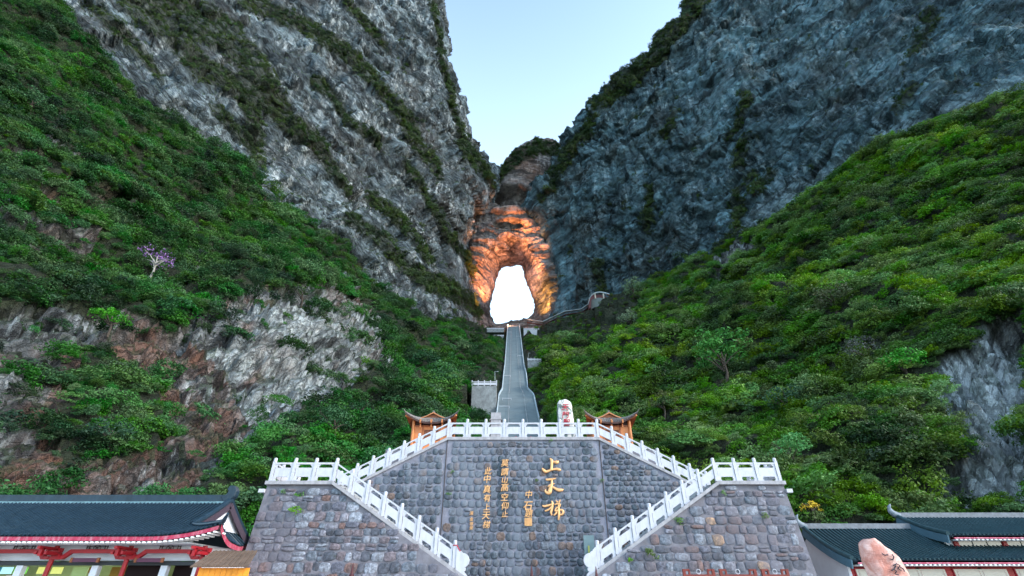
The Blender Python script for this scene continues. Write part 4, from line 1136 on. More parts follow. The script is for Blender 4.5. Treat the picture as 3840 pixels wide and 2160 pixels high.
# two-tone weathering for the stele and the boulder
def patchy(name, a, b_, scale, lo, hi, crack=(0.1, 0.06, 0.05)):
    m, nt, bs = newmat(name); N = NT(nt); geo = N.n('ShaderNodeNewGeometry')
    f = N.noise(geo.outputs['Position'], scale, 7, 0.65, 0.6)
    c = N.mix(N.ramp(f, [(lo, 0.0), (hi, 1.0)]), a, b_)
    g_ = N.noise(N.mapping(geo.outputs['Position'], (1, 1, 3.0), (0.4, 0.7, 0.2)), scale * 1.3, 9, 0.7, 1.2)
    c = N.mix(N.ramp(g_, [(0.30, 0.8), (0.40, 0.0)]), c, crack)
    N.l(c, bs.inputs['Base Color']); bs.inputs['Roughness'].default_value = 0.8
    N.l(N.bump(g_, 0.06), bs.inputs['Normal'])
    return m
stele = empty('inscribed_stone', P(2118, 1690, 46), 'upright pale standing stone with red characters behind the terrace railing', 'standing stone')
boulder('rock', patchy('stele_rock', (0.13, 0.17, 0.16), (0.66, 0.63, 0.58), 0.9, 0.47, 0.53, (0.2, 0.2, 0.2)), [(2086, 2158, 1700), (2088, 2156, 1650), (2090, 2153, 1600), (2090, 2149, 1560), (2088, 2144, 1530), (2090, 2140, 1512), (2096, 2130, 1504), (2101, 2125, 1502)], 46, 0.45, 4, stele, 0.4)
inscription('', list(zip('天門聖境', [2119, 2121, 2124, 2126], [1527, 1556, 1583, 1612], [28, 28, 28, 28])), 45.45, M_red, parent=stele)
MB().box((P(2118, 1700, 46).x, 46, 12.2), (3.0, 2.2, 2.2)).build('plinth', M_cope).parent = None
o = col.objects['plinth']; adopt(o, stele)

# ------------------------------------------------------------ pavilions
M_wood = simple('orange_wood', (0.46, 0.17, 0.06), 0.55, 0.18, 2.5)
M_wood2 = simple('red_brown_wood', (0.26, 0.085, 0.035), 0.6, 0.2, 2.5)
M_darkw = simple('dark_wood', (0.06, 0.03, 0.025), 0.7, 0.2)
M_gtile = simple('grey_roof_tile', (0.17, 0.15, 0.14), 0.6, 0.2, 3)
def curved(tx): return abs(tx) ** 2.6
def pavilion(cx, label):
    Y0 = 43.9; base = 11.12
    root = empty('pavilion', (cx, Y0, base), label, 'pavilion', 'wooden pavilions on the terrace')
    A = lambda o: adopt(o, root)
    hw = 1.6
    for sx in (-1, 1):
        for sy in (-1, 1): A(MB().cyl((cx + sx * hw, Y0 + sy * hw, base), (cx + sx * hw, Y0 + sy * hw, 15.0), 0.13, n=10).build('post', M_wood))
    for k, (dx, dy, w, d) in enumerate(((0, -1.5, 3.0, .06), (0, 1.5, 3.0, .06), (-1.5, 0, .06, 3.0), (1.5, 0, .06, 3.0))):
        A(MB().box((cx + dx, Y0 + dy, (base + 14.55) / 2), (w, d, 14.55 - base)).build('wall', M_wood))
    A(MB().box((cx, Y0, 14.8), (2.9, 2.9, 0.5)).build('frieze', M_darkw))
    for z in (14.55, 13.2, 12.2):
        A(MB().box((cx, Y0 - 1.56, z), (3.0, 0.07, 0.10)).build('crossbeam', M_wood2 if z > 14 else M_wood))
    for x in (-0.75, 0.75): A(MB().box((cx + x, Y0 - 1.56, 12.9), (0.09, 0.07, 3.3)).build('mullion', M_wood2))
    b = MB()      # lattice window
    A(MB().box((cx, Y0 - 1.545, 13.75), (1.25, 0.03, 0.95)).build('window_backing', M_darkw))
    for i in range(11): b.box((cx - 0.6 + 0.12 * i, Y0 - 1.57, 13.75), (0.025, 0.03, 0.95))
    for i in range(9): b.box((cx, Y0 - 1.575, 13.3 + 0.112 * i), (1.22, 0.03, 0.022))
    A(b.build('lattice', M_wood2))
    for x in (-0.95, 0, 0.95):
        b = MB(); b.box((cx + x, Y0 - 1.75, 14.75), (0.12, 0.5, 0.12)).box((cx + x, Y0 - 1.95, 14.86), (0.12, 0.3, 0.3)).box((cx + x, Y0 - 1.8, 14.5), (0.09, 0.12, 0.3))
        A(b.build('bracket', M_wood))
    # skirt roof with upswept corners
    E_, I_ = 2.0, 1.15
    def roofpt(side, s, t, dz=0.0):
        e = E_ + 0.30 * curved(s)
        r_ = e + (I_ - e) * t
        z = 14.75 + 0.80 * curved(s) * (1 - t) ** 1.3 + 0.62 * t ** 1.15 + dz
        x, y = s * r_, -r_
        for _ in range(side): x, y = -y, x
        return (cx + x, Y0 + y, z)
    for side in range(4):
        b = MB(); n, m = 28, 7
        for dz, nm in ((0.0, 'roof_slope'), (-0.10, 'soffit')):
            b = MB(); V = [roofpt(side, -1 + 2 * i / n, j / m, dz) for j in range(m + 1) for i in range(n + 1)]
            b.add(V, [(j * (n + 1) + i, j * (n + 1) + i + 1, (j + 1) * (n + 1) + i + 1, (j + 1) * (n + 1) + i) for j in range(m) for i in range(n)], True)
            A(b.build(nm, M_gtile if dz == 0 else M_wood2))
        b = MB(); V = [roofpt(side, -1 + 2 * i / n, 0, dz) for dz in (0.03, -0.13) for i in range(n + 1)]
        b.add(V, [(i, i + 1, n + 2 + i, n + 1 + i) for i in range(n)]); A(b.build('eave_board', M_darkw))
        if side in (0, 1, 3):
            for i in range(21):
                s = -0.95 + 1.9 * i / 20
                A(MB().tube([roofpt(side, s, j / 5, 0.035) for j in range(6)], 0.045, 6).build('tile_row', M_gtile))
        c_ = [roofpt(side, 1, j / 6, 0.05) for j in range(7)]
        tip = Vector(c_[0]) + (Vector(c_[0]) - Vector(c_[1])) * 0.8 + Vector((0, 0, 0.14))
        A(MB().tube([tip] + c_, [0.02, 0.05] + [0.07] * 6, 7).build('hip_ridge', M_gtile))
        # curved corner beam under the eave
        q = [roofpt(side, 0.96, j / 5 * 0.9, -0.16) for j in range(6)]
        A(MB().tube(q, 0.09, 6).build('corner_beam', M_wood))
    # gabled upper roof, ridge towards the camera
    zt = 15.38
    for sx in (-1, 1):
        b = MB(); g_ = [(cx, zt + 0.56), (cx + sx * 0.62, zt + 0.22), (cx + sx * 1.28, zt - 0.02), (cx + sx * 1.28, zt - 0.09), (cx + sx * 0.62, zt + 0.13), (cx, zt + 0.46)]
        b.prism(g_, Y0 - 1.25, Y0 + 1.25); A(b.build('upper_roof', M_gtile))
        b = MB(); b.prism([(x, z - 0.05) for x, z in g_], Y0 - 1.32, Y0 - 1.255); A(b.build('bargeboard', M_wood))
    A(MB().prism([(cx - 1.1, zt - 0.05), (cx, zt + 0.44), (cx + 1.1, zt - 0.05)], Y0 - 1.12, Y0 - 1.05).build('gable', M_wood2))
    A(MB().box((cx, Y0, zt + 0.6), (0.14, 2.5, 0.14)).build('ridge', M_gtile))
    root.location.z -= 0.36
    return root
pavilion(P(1619, 1570, 42).x, 'orange wooden pavilion with upswept eaves at the left end of the terrace')
pavilion(P(2292, 1570, 42).x, 'orange wooden pavilion with upswept eaves at the right end of the terrace')
lt = empty('stone_lantern', P(1860, 1600, 44), 'small grey stone lantern behind the terrace railing at the stair foot', 'lantern')
p = P(1860, 1575, 44)
b = MB().box((p.x, 44, 13.5), (0.9, 0.9, 4.6)); adopt(b.build('pedestal', M_cope), lt)
b = MB().box((p.x, 44, p.z - 0.35), (0.75, 0.75, 0.5)).prism([(p.x - 0.6, p.z - 0.1), (p.x, p.z + 0.2), (p.x + 0.6, p.z - 0.1)], 43.5, 44.5).cyl((p.x, 44, p.z + 0.1), (p.x, 44, p.z + 0.55), 0.1, 0.02); adopt(b.build('lantern_head', M_cope), lt)
for u, lab in ((1935, 'red fabric canopy behind the middle of the terrace railing'), (1990, 'second red fabric canopy, right of the middle of the railing')):
    p = P(u, 1615, 38.5); um = empty('red_canopy', (p.x, 38.5, 11.12), lab, 'canopy', 'red canopies on the terrace')
    b = MB(); n = 8; top = (p.x, 38.5, 12.25)
    V = [top] + [(p.x + 0.85 * math.cos(2 * math.pi * i / n), 38.5 + 0.85 * math.sin(2 * math.pi * i / n), 11.5) for i in range(n)]
    b.add(V, [(0, i + 1, (i + 1) % n + 1) for i in range(n)]); adopt(b.build('fabric', M_red), um)
    adopt(MB().cyl((p.x, 38.5, 11.12), (p.x, 38.5, 12.2), 0.03).build('pole', M_steel), um)

# ------------------------------------------------------------ tiled halls at the sides
M_btile = simple('blue_grey_tile', (0.012, 0.028, 0.045), 0.33, 0.3, 2.5, dirt=(0.03, 0.05, 0.065))
M_bpan = simple('dark_pan_tile', (0.006, 0.014, 0.022), 0.6, 0.3, 2.5)  # dirt in the gaps plus painted shade, so the ribs read as highlights
M_dtile = simple('dark_teal_tile', (0.02, 0.05, 0.06), 0.38, 0.25, 2.5, dirt=(0.06, 0.09, 0.10))
M_fascia = simple('red_eave_paint', (0.38, 0.03, 0.07), 0.6, 0.3, 6, dirt=(0.6, 0.38, 0.42))
M_white = simple('white_render', (0.62, 0.62, 0.66), 0.8, 0.08, 1.5)
M_redb = simple('red_lacquer', (0.30, 0.01, 0.016), 0.4, 0.15, 2)
M_dot = simple('white_rafter_end', (0.8, 0.8, 0.8), 0.6)
def prof(t): return 0.72 * t + 0.28 * t * t
def slope_ribs(root, xs, shape, mat, r_, name='tile_row', steps=8):
    """one raised row of tiles for every x; rows with the same shape share a mesh"""
    cache = {}
    for x in xs:
        pts = shape(x)
        key = tuple((round(p[1], 3), round(p[2], 3), round(p[0] - x, 3)) for p in pts)
        if key not in cache:
            cache[key] = MB().tube([(p[0] - x, p[1], p[2]) for p in pts], r_, 6).mesh(name, mat)
        o = bpy.data.objects.new(name, cache[key]); o.location = (x, 0, 0); col.objects.link(o); adopt(o, root)

hall = empty('shop_hall', (-22, 27, 0), 'long hall with a blue-grey tiled roof and red brackets, lit shop windows', 'building')
A = lambda o: adopt(o, hall)
HX0, HX1, EY0, EY1, EZ, RZ, RY = -36.0, -13.0, 24.0, 32.0, 3.85, 5.85, 28.0
GIN, TS, SK = 2.2, 0.36, 0.30
def upturn(x, t):
    d = max(0.0, 1 - (HX1 - x) / 3.4); return 0.50 * d ** 2.2 * (1 - t) ** 1.5
def hz(x, t): return EZ + (RZ - EZ) * prof(t) + upturn(x, t)
def tmax(x): return 1.0 if x < HX1 - GIN else TS * (HX1 - x) / GIN
for front in (True, False):
    V, F = [], []; nx, nt_ = 120, 12
    xs = np.concatenate([np.linspace(HX0, HX1 - GIN - 0.001, 60), np.linspace(HX1 - GIN, HX1, 24)])
    for x in xs:
        for j in range(nt_ + 1):
            t = tmax(x) * j / nt_; y = EY0 + (RY - EY0) * t if front else EY1 - (EY1 - RY) * t
            V.append((x - (0 if front else SK * (y - EY0) * max(0, 1 - (HX1 - x) / GIN)), y, hz(x, t)))
    m = nt_ + 1
    F = [(i * m + j, (i + 1) * m + j, (i + 1) * m + j + 1, i * m + j + 1) for i in range(len(xs) - 1) for j in range(nt_)]
    A(MB().add(V, F, True).build('roof_slope', M_bpan))
V = []
n, m = 24, 6
for i in range(n + 1):
    s = -1 + 2 * i / n
    for j in range(m + 1):
        t = TS * j / m; half = (EY1 - EY0) / 2 * (1 - t); x = HX1 - GIN * j / m - SK * (RY + s * half - EY0) * (1 - j / m)
        V.append((x, RY + s * half, EZ + (RZ - EZ) * prof(t) + 0.50 * max(0, (abs(s) * 4 - 0.6) / 3.4) ** 2.2 * (1 - j / m) ** 1.5))
A(MB().add(V, [(i * (m + 1) + j, (i + 1) * (m + 1) + j, (i + 1) * (m + 1) + j + 1, i * (m + 1) + j + 1) for i in range(n) for j in range(m)], True).build('end_roof_slope', M_bpan))
ribx = [HX1 - 0.1 - 0.20 * i for i in range(114)]
slope_ribs(hall, ribx, lambda x: [(x, EY0 - 0.03 + (RY - EY0) * tmax(x) * j / 8, hz(x, tmax(x) * j / 8) + 0.03) for j in range(9)], M_btile, 0.046)
b = MB()
for i in range(13):
    s = -0.96 + 1.92 * i / 24 * 2 if False else -0.96 + 0.16 * i
    q = []
    for j in range(5):
        t = TS * j / 4; half = 4 * (1 - t); q.append((HX1 - GIN * j / 4 - SK * (RY + s * half - EY0) * (1 - j / 4), RY + s * half, EZ + (RZ - EZ) * prof(t) + 0.03 + 0.5 * max(0, (abs(s) * 4 - 0.6) / 3.4) ** 2.2 * (1 - j / 4) ** 1.5))
    A(MB().tube(q, 0.05, 6).build('tile_row', M_btile))
# ridge, finial, gable boards, hip ridges
A(MB().box((-25.4, RY, RZ + 0.12), (20.4, 0.34, 0.42)).build('ridge', M_btile))
A(MB().box((-25.4, RY - 0.2, RZ - 0.06), (20.3, 0.1, 0.10)).build('ridge_drip', simple('pale_tile_ends', (0.14, 0.24, 0.27), 0.5, 0.3, 6)))
fin = [(0, -0.2), (0.35, -0.1), (0.62, 0.2), (0.66, 0.55), (0.45, 0.86), (0.12, 0.88), (-0.02, 0.66), (0.12, 0.5), (0.02, 0.3), (-0.35, 0.25)]
A(MB().prism([(-15.35 + a * 0.8, RZ + 0.1 + c * 0.8) for a, c in fin], RY - 0.2, RY + 0.2).build('ridge_finial', M_btile, bevel=0.03))
for s in (-1, 1):
    q = [(-15.1, RY + s * 4 * (1 - t), EZ + (RZ - EZ) * prof(t) + 0.10) for t in np.linspace(TS * 0.9, 1, 7)]
    A(MB().tube(q, 0.15, 6).build('gable_ridge', M_btile))
    q = [(-15.02, y, z - 0.28) for x, y, z in q]
    b = MB()
    for p_, q_ in zip(q[:-1], q[1:]): b.bar(p_, q_, 0.08, 0.34)
    A(b.build('bargeboard', simple('dark_board', (0.05, 0.035, 0.05), 0.7)))
    q = []
    for j in range(8):
        t = TS * j / 7; q.append((HX1 - GIN * j / 7 - SK * (RY + s * 4 * (1 - t) - EY0) * (1 - j / 7), RY + s * 4 * (1 - t), EZ + (RZ - EZ) * prof(t) + 0.50 * (1 - j / 7) ** 1.5 + 0.09))
    tip = Vector(q[0]) + Vector((0.25, s * 0.25, 0.28))
    A(MB().tube([tip] + q, [0.05] + [0.11] * 8, 7).build('hip_ridge', M_btile))
A(MB().prism([(RY - 2.6, 4.5), (RY, RZ - 0.1), (RY + 2.6, 4.5)], -15.3, -15.2, 'x').build('gable_wall', M_white))
# eaves
def eave(y, x0, x1, turn, A, z, hgt=0.16, spacing=0.23, fas=M_fascia):
    xs = np.linspace(x0, x1, 60)
    b = MB()
    V = [(x, y, z + turn(x) + dz) for dz in (-0.03, -0.03 - hgt) for x in xs] + [(x, y + 0.08, z + turn(x) + dz) for dz in (-0.03, -0.03 - hgt) for x in xs]
    k = len(xs); F = []
    for i in range(k - 1): F += [(i, i + 1, k + i + 1, k + i), (2 * k + i, 2 * k + i + 1, 3 * k + i + 1, 3 * k + i), (k + i, k + i + 1, 3 * k + i + 1, 3 * k + i), (i, i + 1, 2 * k + i + 1, 2 * k + i)]
    A(b.add(V, F).build('eave_fascia', fas))
    me = MB().box((0, 0, 0), (0.11, 0.9, 0.06)).mesh('rafter_end', M_dot)
    for x in np.arange(x0 + 0.1, x1 - 0.05, spacing):
        o = bpy.data.objects.new('rafter_end', me); o.location = (x, y + 0.42, z + turn(x) - 0.09 - hgt); col.objects.link(o); A(o)
eave(EY0 + 0.02, -29.0, HX1 - 0.15, lambda x: upturn(x, 0), A, EZ)
b = MB(); ys_ = np.linspace(EY0, EY1, 40); f_ = lambda y: 0.5 * max(0, (abs(y - RY) - 0.6) / 3.4) ** 2.2
V = [(HX1 - 0.02 - SK * (y - EY0), y, EZ + f_(y) + dz) for dz in (-0.03, -0.25) for y in ys_]; A(b.add(V, [(i, i + 1, 41 + i, 40 + i) for i in range(39)]).build('eave_fascia', M_fascia))
A(MB().box((-25.3, 26.6, 3.62), (21.6, 4.2, 0.05)).build('soffit', M_white))
# walls and timber frame
wy = 25.5
A(MB().box((-24.6, wy + 0.15, 3.28), (20.2, 0.16, 0.62)).build('upper_wall', M_white))
A(MB().box((-14.55, 28.7, 1.8), (0.16, 6.2, 3.6)).build('end_wall', M_white))
A(MB().box((-24.6, wy + 0.1, 2.86), (20.0, 0.3, 0.15)).build('lintel', simple('dark_lintel', (0.04, 0.045, 0.05), 0.6)))
A(MB().box((-24.6, 29.5, 1.5), (20.0, 0.1, 3.0)).build('back_wall', simple('shop_interior', (0.35, 0.42, 0.2), 0.8)))
cols = [-27.7, -24.3, -20.9, -17.5, -14.1]
M_green = simple('green_post_paint', (0.02, 0.12, 0.08), 0.5)
for k, x in enumerate(cols):
    A(MB().cyl((x, wy - 0.35, 0), (x, wy - 0.35, 3.55), 0.10, n=12).build('column', M_redb))
    b = MB()
    for z, w in ((3.05, 0.75), (3.30, 0.55)):
        b.box((x, wy - 0.4, z), (w, 0.16, 0.11))
        for s in (-1, 1): b.box((x + s * w / 2, wy - 0.42, z + 0.07), (0.12, 0.2, 0.16))
    b.box((x, wy - 0.8, 3.42), (0.13, 1.1, 0.12)).box((x - 0.22, wy - 0.7, 3.22), (0.10, 0.9, 0.12)).box((x + 0.22, wy - 0.7, 3.22), (0.10, 0.9, 0.12)).box((x, wy - 1.1, 3.25), (0.13, 0.16, 0.3))
    A(b.build('bracket_set', M_redb))
    if k < 4:
        x2 = cols[k + 1]
        b = MB()
        b.add([(a, y, z) for y in (wy - 0.5, wy - 0.34) for a, z in ((x + .1, 3.0), (x + .55, 3.0), (x + .85, 3.24), (x2 - .62, 3.24), (x2 - .42, 3.0), (x2 - .1, 3.0), (x2 - .1, 3.13), (x2 - .36, 3.13), (x2 - .56, 3.40), (x + .78, 3.40), (x + .48, 3.15), (x + .1, 3.15))],
              [(0, 1, 10, 11), (1, 2, 9, 10), (2, 3, 8, 9), (3, 4, 7, 8), (4, 5, 6, 7)] + [(12, 13, 22, 23), (13, 14, 21, 22), (14, 15, 20, 21), (15, 16, 19, 20), (16, 17, 18, 19)] + [(i, (i + 1) % 12, 12 + (i + 1) % 12, 12 + i) for i in range(12)])
        A(b.build('curved_tie_beam', M_redb))
        b = MB(); cx_ = (x + x2) / 2 - 0.15                         # black lattice under the eave
        for z in (3.44, 3.54): b.box((cx_, wy + 0.04, z), (0.95, 0.03, 0.018))
        for dx in (-0.48, -0.36, 0.36, 0.48): b.box((cx_ + dx, wy + 0.04, 3.49), (0.022, 0.03, 0.2))
        ring = [(cx_ + 0.17 * math.cos(a), wy + 0.03, 3.49 + 0.11 * math.sin(a)) for a in np.linspace(0, 2 * math.pi, 17)]
        b.tube(ring, 0.014, 5).bar((cx_ - .1, wy + .03, 3.42), (cx_ + .1, wy + .03, 3.56), .02, .02).bar((cx_ + .1, wy + .03, 3.42), (cx_ - .1, wy + .03, 3.56), .02, .02)
        A(b.build('lattice', M_darkw))
for x in (-26.1, -22.5, -19.05, -15.9):
    A(MB().box((x, wy + 0.1, 1.4), (0.30, 0.26, 2.75)).build('white_pier', M_white))
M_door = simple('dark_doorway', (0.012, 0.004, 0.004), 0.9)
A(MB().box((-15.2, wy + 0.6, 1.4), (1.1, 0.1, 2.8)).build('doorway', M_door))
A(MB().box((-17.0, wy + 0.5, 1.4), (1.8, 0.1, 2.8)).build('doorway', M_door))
def glow(name, c, s): return simple(name, tuple(x * 0.4 for x in c), 0.5, 0.1, 2, emit=(*c, s * 0.32))
G = [glow('blue_white_light_panel', (0.5, 0.9, 1.0), 0.9), glow('green_light_panel', (0.25, 0.9, 0.12), 0.6), glow('yellow_light_panel', (0.85, 0.9, 0.25), 0.7), glow('pale_green_light', (0.35, 0.5, 0.2), 0.5), simple('brown_shop_board', (0.22, 0.12, 0.01), 0.6), glow('teal_light_panel', (0.02, 0.22, 0.32), 0.6), glow('white_pink_light', (0.9, 0.75, 0.8), 0.7)]
x = -24.6
for (xa, xb, z0, z1, gi) in [(-24.4, -24.0, 2.45, 2.75, 5), (-23.95, -23.45, 2.47, 2.75, 0), (-23.35, -22.75, 2.47, 2.75, 1), (-24.3, -23.7, 2.0, 2.4, 3), (-23.6, -23.2, 2.0, 2.4, 6), (-23.1, -22.8, 2.0, 2.4, 0), (-22.25, -21.7, 2.47, 2.75, 2), (-21.6, -21.1, 2.47, 2.75, 2), (-22.2, -21.2, 1.9, 2.4, 3),
                             (-20.6, -19.9, 1.6, 2.75, 3), (-19.85, -19.3, 2.5, 2.75, 4), (-18.8, -18.1, 2.3, 2.75, 4), (-28, -26.4, 1.8, 2.7, 3), (-25.8, -24.7, 2.0, 2.7, 2)]:
    A(MB().box(((xa + xb) / 2 + 0.0, wy + 0.75, (z0 + z1) / 2), (xb - xa, 0.05, z1 - z0)).build('display_panel', G[gi]))
for xa in (-21.9, -18.8):
    s_ = empty('shop_sign', (xa, 25.0, 3.0), 'blank maroon %s under the tie beam' % ('signboard hanging between the white piers' if xa < -20 else 'signboard over the dark doorway'), 'sign', 'maroon signboards')
    xx = xa + (2.6 if xa < -20 else 2.4)
    adopt(MB().box((xx, 25.05, 2.97), (1.15, 0.08, 0.16)).build('board', simple('maroon', (0.10, 0.03, 0.06), 0.5)), s_)
    for e in (-0.6, 0.6): adopt(MB().box((xx + e, 25.04, 2.97), (0.1, 0.1, 0.19)).build('end_cap', M_wood2), s_)
# wooden kiosk beside it
ki = empty('wooden_kiosk', (-12.0, 24.6, 0), 'small orange wooden kiosk with a slatted brown roof beside the stone block', 'kiosk')
K = lambda o: adopt(o, ki)
p0, p1 = P(712, 2128, 23.2), P(930, 2128, 23.2); p2, p3 = P(800, 2070, 24.6), P(965, 2070, 24.6)
for i in range(22):
    f = i / 22; f2 = (i + 0.86) / 22
    a, b_ = p0.lerp(p1, f), p0.lerp(p1, f2); c, d = p2.lerp(p3, f), p2.lerp(p3, f2); dz = Vector((0, 0, 0.05 + 0.02 * (i % 2)))
    K(MB().add([a, b_, d, c, a + dz, b_ + dz, d + dz, c + dz], [(0, 1, 2, 3), (4, 5, 6, 7), (0, 1, 5, 4), (1, 2, 6, 5), (2, 3, 7, 6), (3, 0, 4, 7)]).build('roof_plank', simple('grey_brown_plank', (0.13, 0.085, 0.06), 0.8, 0.3) if i == 0 else bpy.data.materials['grey_brown_plank']))
for i in range(9):
    xa = p0.x + 0.25 + i * (p1.x - p0.x - 0.3) / 9; w = (p1.x - p0.x - 0.3) / 9
    K(MB().box((xa + w / 2, 23.5, 1.3), (w - 0.012, 0.05, 2.6)).build('wall_plank', simple('bright_orange_wood', (0.75, 0.27, 0.02), 0.5, 0.2) if i == 0 else bpy.data.materials['bright_orange_wood']))
K(MB().box((p0.x + 0.22, 23.48, 1.1), (0.1, 0.1, 2.2)).build('corner_post', M_green))

# right hall: lower roof and raised storey
rh = empty('tiled_hall', (30, 33, 0), 'two-level hall with a dark teal tiled roof, curled ridge ends and red eaves', 'building')
A2_ = lambda o: adopt(o, rh)
def gable_roof(x0, x1, ey, ez, ry, rz, ribsp, lift, tip_in):
    V = []; n = 14
    f = lambda t, x: (x, ey + (ry - ey) * t, ez + (rz - ez) * (0.6 * t + 0.4 * t * t))
    for x in (x0, x1): V += [f(j / n, x) for j in range(n + 1)]
    V += [(v[0], v[1], v[2] - 0.12) for v in V]
    m = n + 1
    F = [(j, m + j, m + j + 1, j + 1) for j in range(n)] + [(2 * m + j, 3 * m + j, 3 * m + j + 1, 2 * m + j + 1) for j in range(n)] + [(j, j + 1, 2 * m + j + 1, 2 * m + j) for j in range(n)] + [(0, m, 3 * m, 2 * m)]
    A2_(MB().add(V, F, True).build('roof_slope', M_bpan))
    yb = 2 * ry - ey
    A2_(MB().add([(x0, ry, rz), (x1, ry, rz), (x1, yb, ez), (x0, yb, ez)], [(0, 1, 2, 3)]).build('rear_roof_slope', M_dtile))
    slope_ribs(rh, np.arange(x0 + 0.15, x1, ribsp), lambda x: [(x, f(j / 8, x)[1], f(j / 8, x)[2] + 0.03) for j in range(9)], M_dtile, 0.06)
    A2_(MB().box(((x0 + x1) / 2, ry, rz + 0.13), (x1 - x0, 0.3, 0.3)).build('ridge', simple('weathered_ridge', (0.16, 0.17, 0.19), 0.7, 0.3, 4)))
    # verge tiles curling up into a tip at the ridge end
    q = [Vector(f(t, x0)) + Vector((0, 0, 0.1)) for t in np.linspace(0, 1, 9)]
    A2_(MB().tube(q, [0.13] * 9, 7).build('verge', M_dtile))
    tipq = [Vector((x0 + 0.2, ry, rz + 0.1)), Vector((x0 - 0.1, ry, rz + 0.2)), Vector((x0 - 0.28, ry, rz + 0.42)), Vector((x0 - 0.26, ry, rz + 0.65)), Vector((x0 - 0.1, ry, rz + 0.82))]
    A2_(MB().tube(tipq, [0.2, 0.2, 0.17, 0.11, 0.03], 8).build('ridge_finial', simple('grey_finial', (0.2, 0.23, 0.26), 0.7)))
    bd = MB()
    for p_, q_ in zip(q[:-1], q[1:]): bd.bar(p_ - Vector((0.1, 0, 0.32)), q_ - Vector((0.1, 0, 0.32)), 0.08, 0.42)
    A2_(bd.build('bargeboard', simple('blue_grey_board', (0.06, 0.12, 0.16), 0.6)))
    eave(ey, x0 + 0.25, x1, lambda x: 0.0, A2_, ez, 0.15, 0.25, simple('faded_red_eave', (0.5, 0.08, 0.14), 0.6, 0.3, 3, dirt=(0.7, 0.55, 0.6)))
gable_roof(18.45, 38.0, 30.0, 3.25, 34.0, 5.2, 0.24, 0.4, 0.5)
gable_roof(25.3, 40.0, 31.3, 4.58, 34.9, 5.95, 0.24, 0.4, 0.5)
A2_(MB().prism([(31.2, 0), (31.2, 3.4), (34, 5.0), (36.8, 3.4), (36.8, 0)], 18.75, 18.9, 'x').build('gable_wall', M_white))
M_rwin = glow('cream_window_light', (0.75, 0.74, 0.66), 0.35)
A2_(MB().box((28.5, 31.3, 1.5), (19.4, 0.16, 3.0)).build('facade_wall', M_redb))
pane = MB().box((0, 0, 0), (1.5, 0.04, 0.62)).mesh('pane', M_rwin)
for i in range(11):
    x = 19.9 + i * 1.72 + (0.3 if i % 2 else 0)
    w = A2_(MB().box((x, 31.2, 2.55), (1.62, 0.06, 0.78)).build('window', simple('window_frame_red', (0.3, 0.02, 0.03), 0.5) if i == 0 else bpy.data.materials['window_frame_red']))
    o = bpy.data.objects.new('pane', pane); o.location = (x, 31.15, 2.55); col.objects.link(o); o.parent = w; o.matrix_parent_inverse = w.matrix_world.inverted() if False else Matrix.Identity(4)
    o.parent = w; o.matrix_parent_inverse = Matrix.Translation(-Vector(rh.location)).inverted() @ Matrix.Translation(-Vector(rh.location))
    b = MB()
    for dx in (-0.62, 0.62): b.box((x + dx, 31.11, 2.55), (0.015, 0.02, 0.5))
    for dz in (-0.22, 0.22): b.box((x, 31.11, 2.55 + dz), (1.25, 0.02, 0.015))
    o = b.build('lattice', simple('pale_lattice', (0.5, 0.4, 0.38), 0.6) if i == 0 else bpy.data.materials['pale_lattice']); o.parent = w
A2_(MB().box((33.0, 32.2, 4.2), (14.8, 0.16, 0.9)).build('upper_wall', M_white))
for k in range(5):
    x = 26.1 + k * 2.85
    A2_(MB().box((x, 32.05, 4.18), (0.24, 0.16, 0.75)).build('column', M_redb))
    for j in range(3):
        xx = x + 0.55 + j * 0.85
        w = A2_(MB().box((xx, 32.08, 4.2), (0.80, 0.05, 0.52)).build('window', simple('thin_frame', (0.05, 0.1, 0.1), 0.5) if (k, j) == (0, 0) else bpy.data.materials['thin_frame']))
        o = MB().box((xx, 32.04, 4.2), (0.76, 0.03, 0.46)).build('pane', M_rwin); o.parent = w

# ------------------------------------------------------------ foreground boulder, notice boards, spikes, small things
bl = empty('calligraphy_boulder', P(3330, 2300, 18), 'tall pink boulder with dark grass-script carving before the right hall', 'boulder')
pinkrock = patchy('pink_rock', (0.50, 0.20, 0.15), (0.72, 0.47, 0.41), 1.5, 0.4, 0.6, (0.25, 0.11, 0.09))
boulder('rock', pinkrock, [(3300, 3440, 2560), (3290, 3430, 2400), (3280, 3425, 2300), (3272, 3412, 2220), (3265, 3402, 2160), (3248, 3385, 2125), (3236, 3362, 2095), (3228, 3335, 2068), (3226, 3305, 2045), (3230, 3290, 2032), (3242, 3275, 2022)], 18, 0.35, 8, bl)
b = MB()
for st_ in ([(3308, 2076), (3318, 2082), (3330, 2080)], [(3345, 2078), (3352, 2088), (3348, 2100), (3340, 2096)], [(3350, 2120), (3362, 2114), (3375, 2120), (3368, 2132), (3380, 2140)], [(3352, 2134), (3362, 2142), (3356, 2152), (3370, 2156)], [(3376, 2126), (3388, 2134), (3392, 2144)], [(3360, 2122), (3352, 2134), (3344, 2140)]):
    b.tube([P(u, v, 17.62) for u, v in st_], 0.018, 6)
adopt(b.build('carved_strokes', simple('dark_carving', (0.05, 0.04, 0.05), 0.8)), bl)

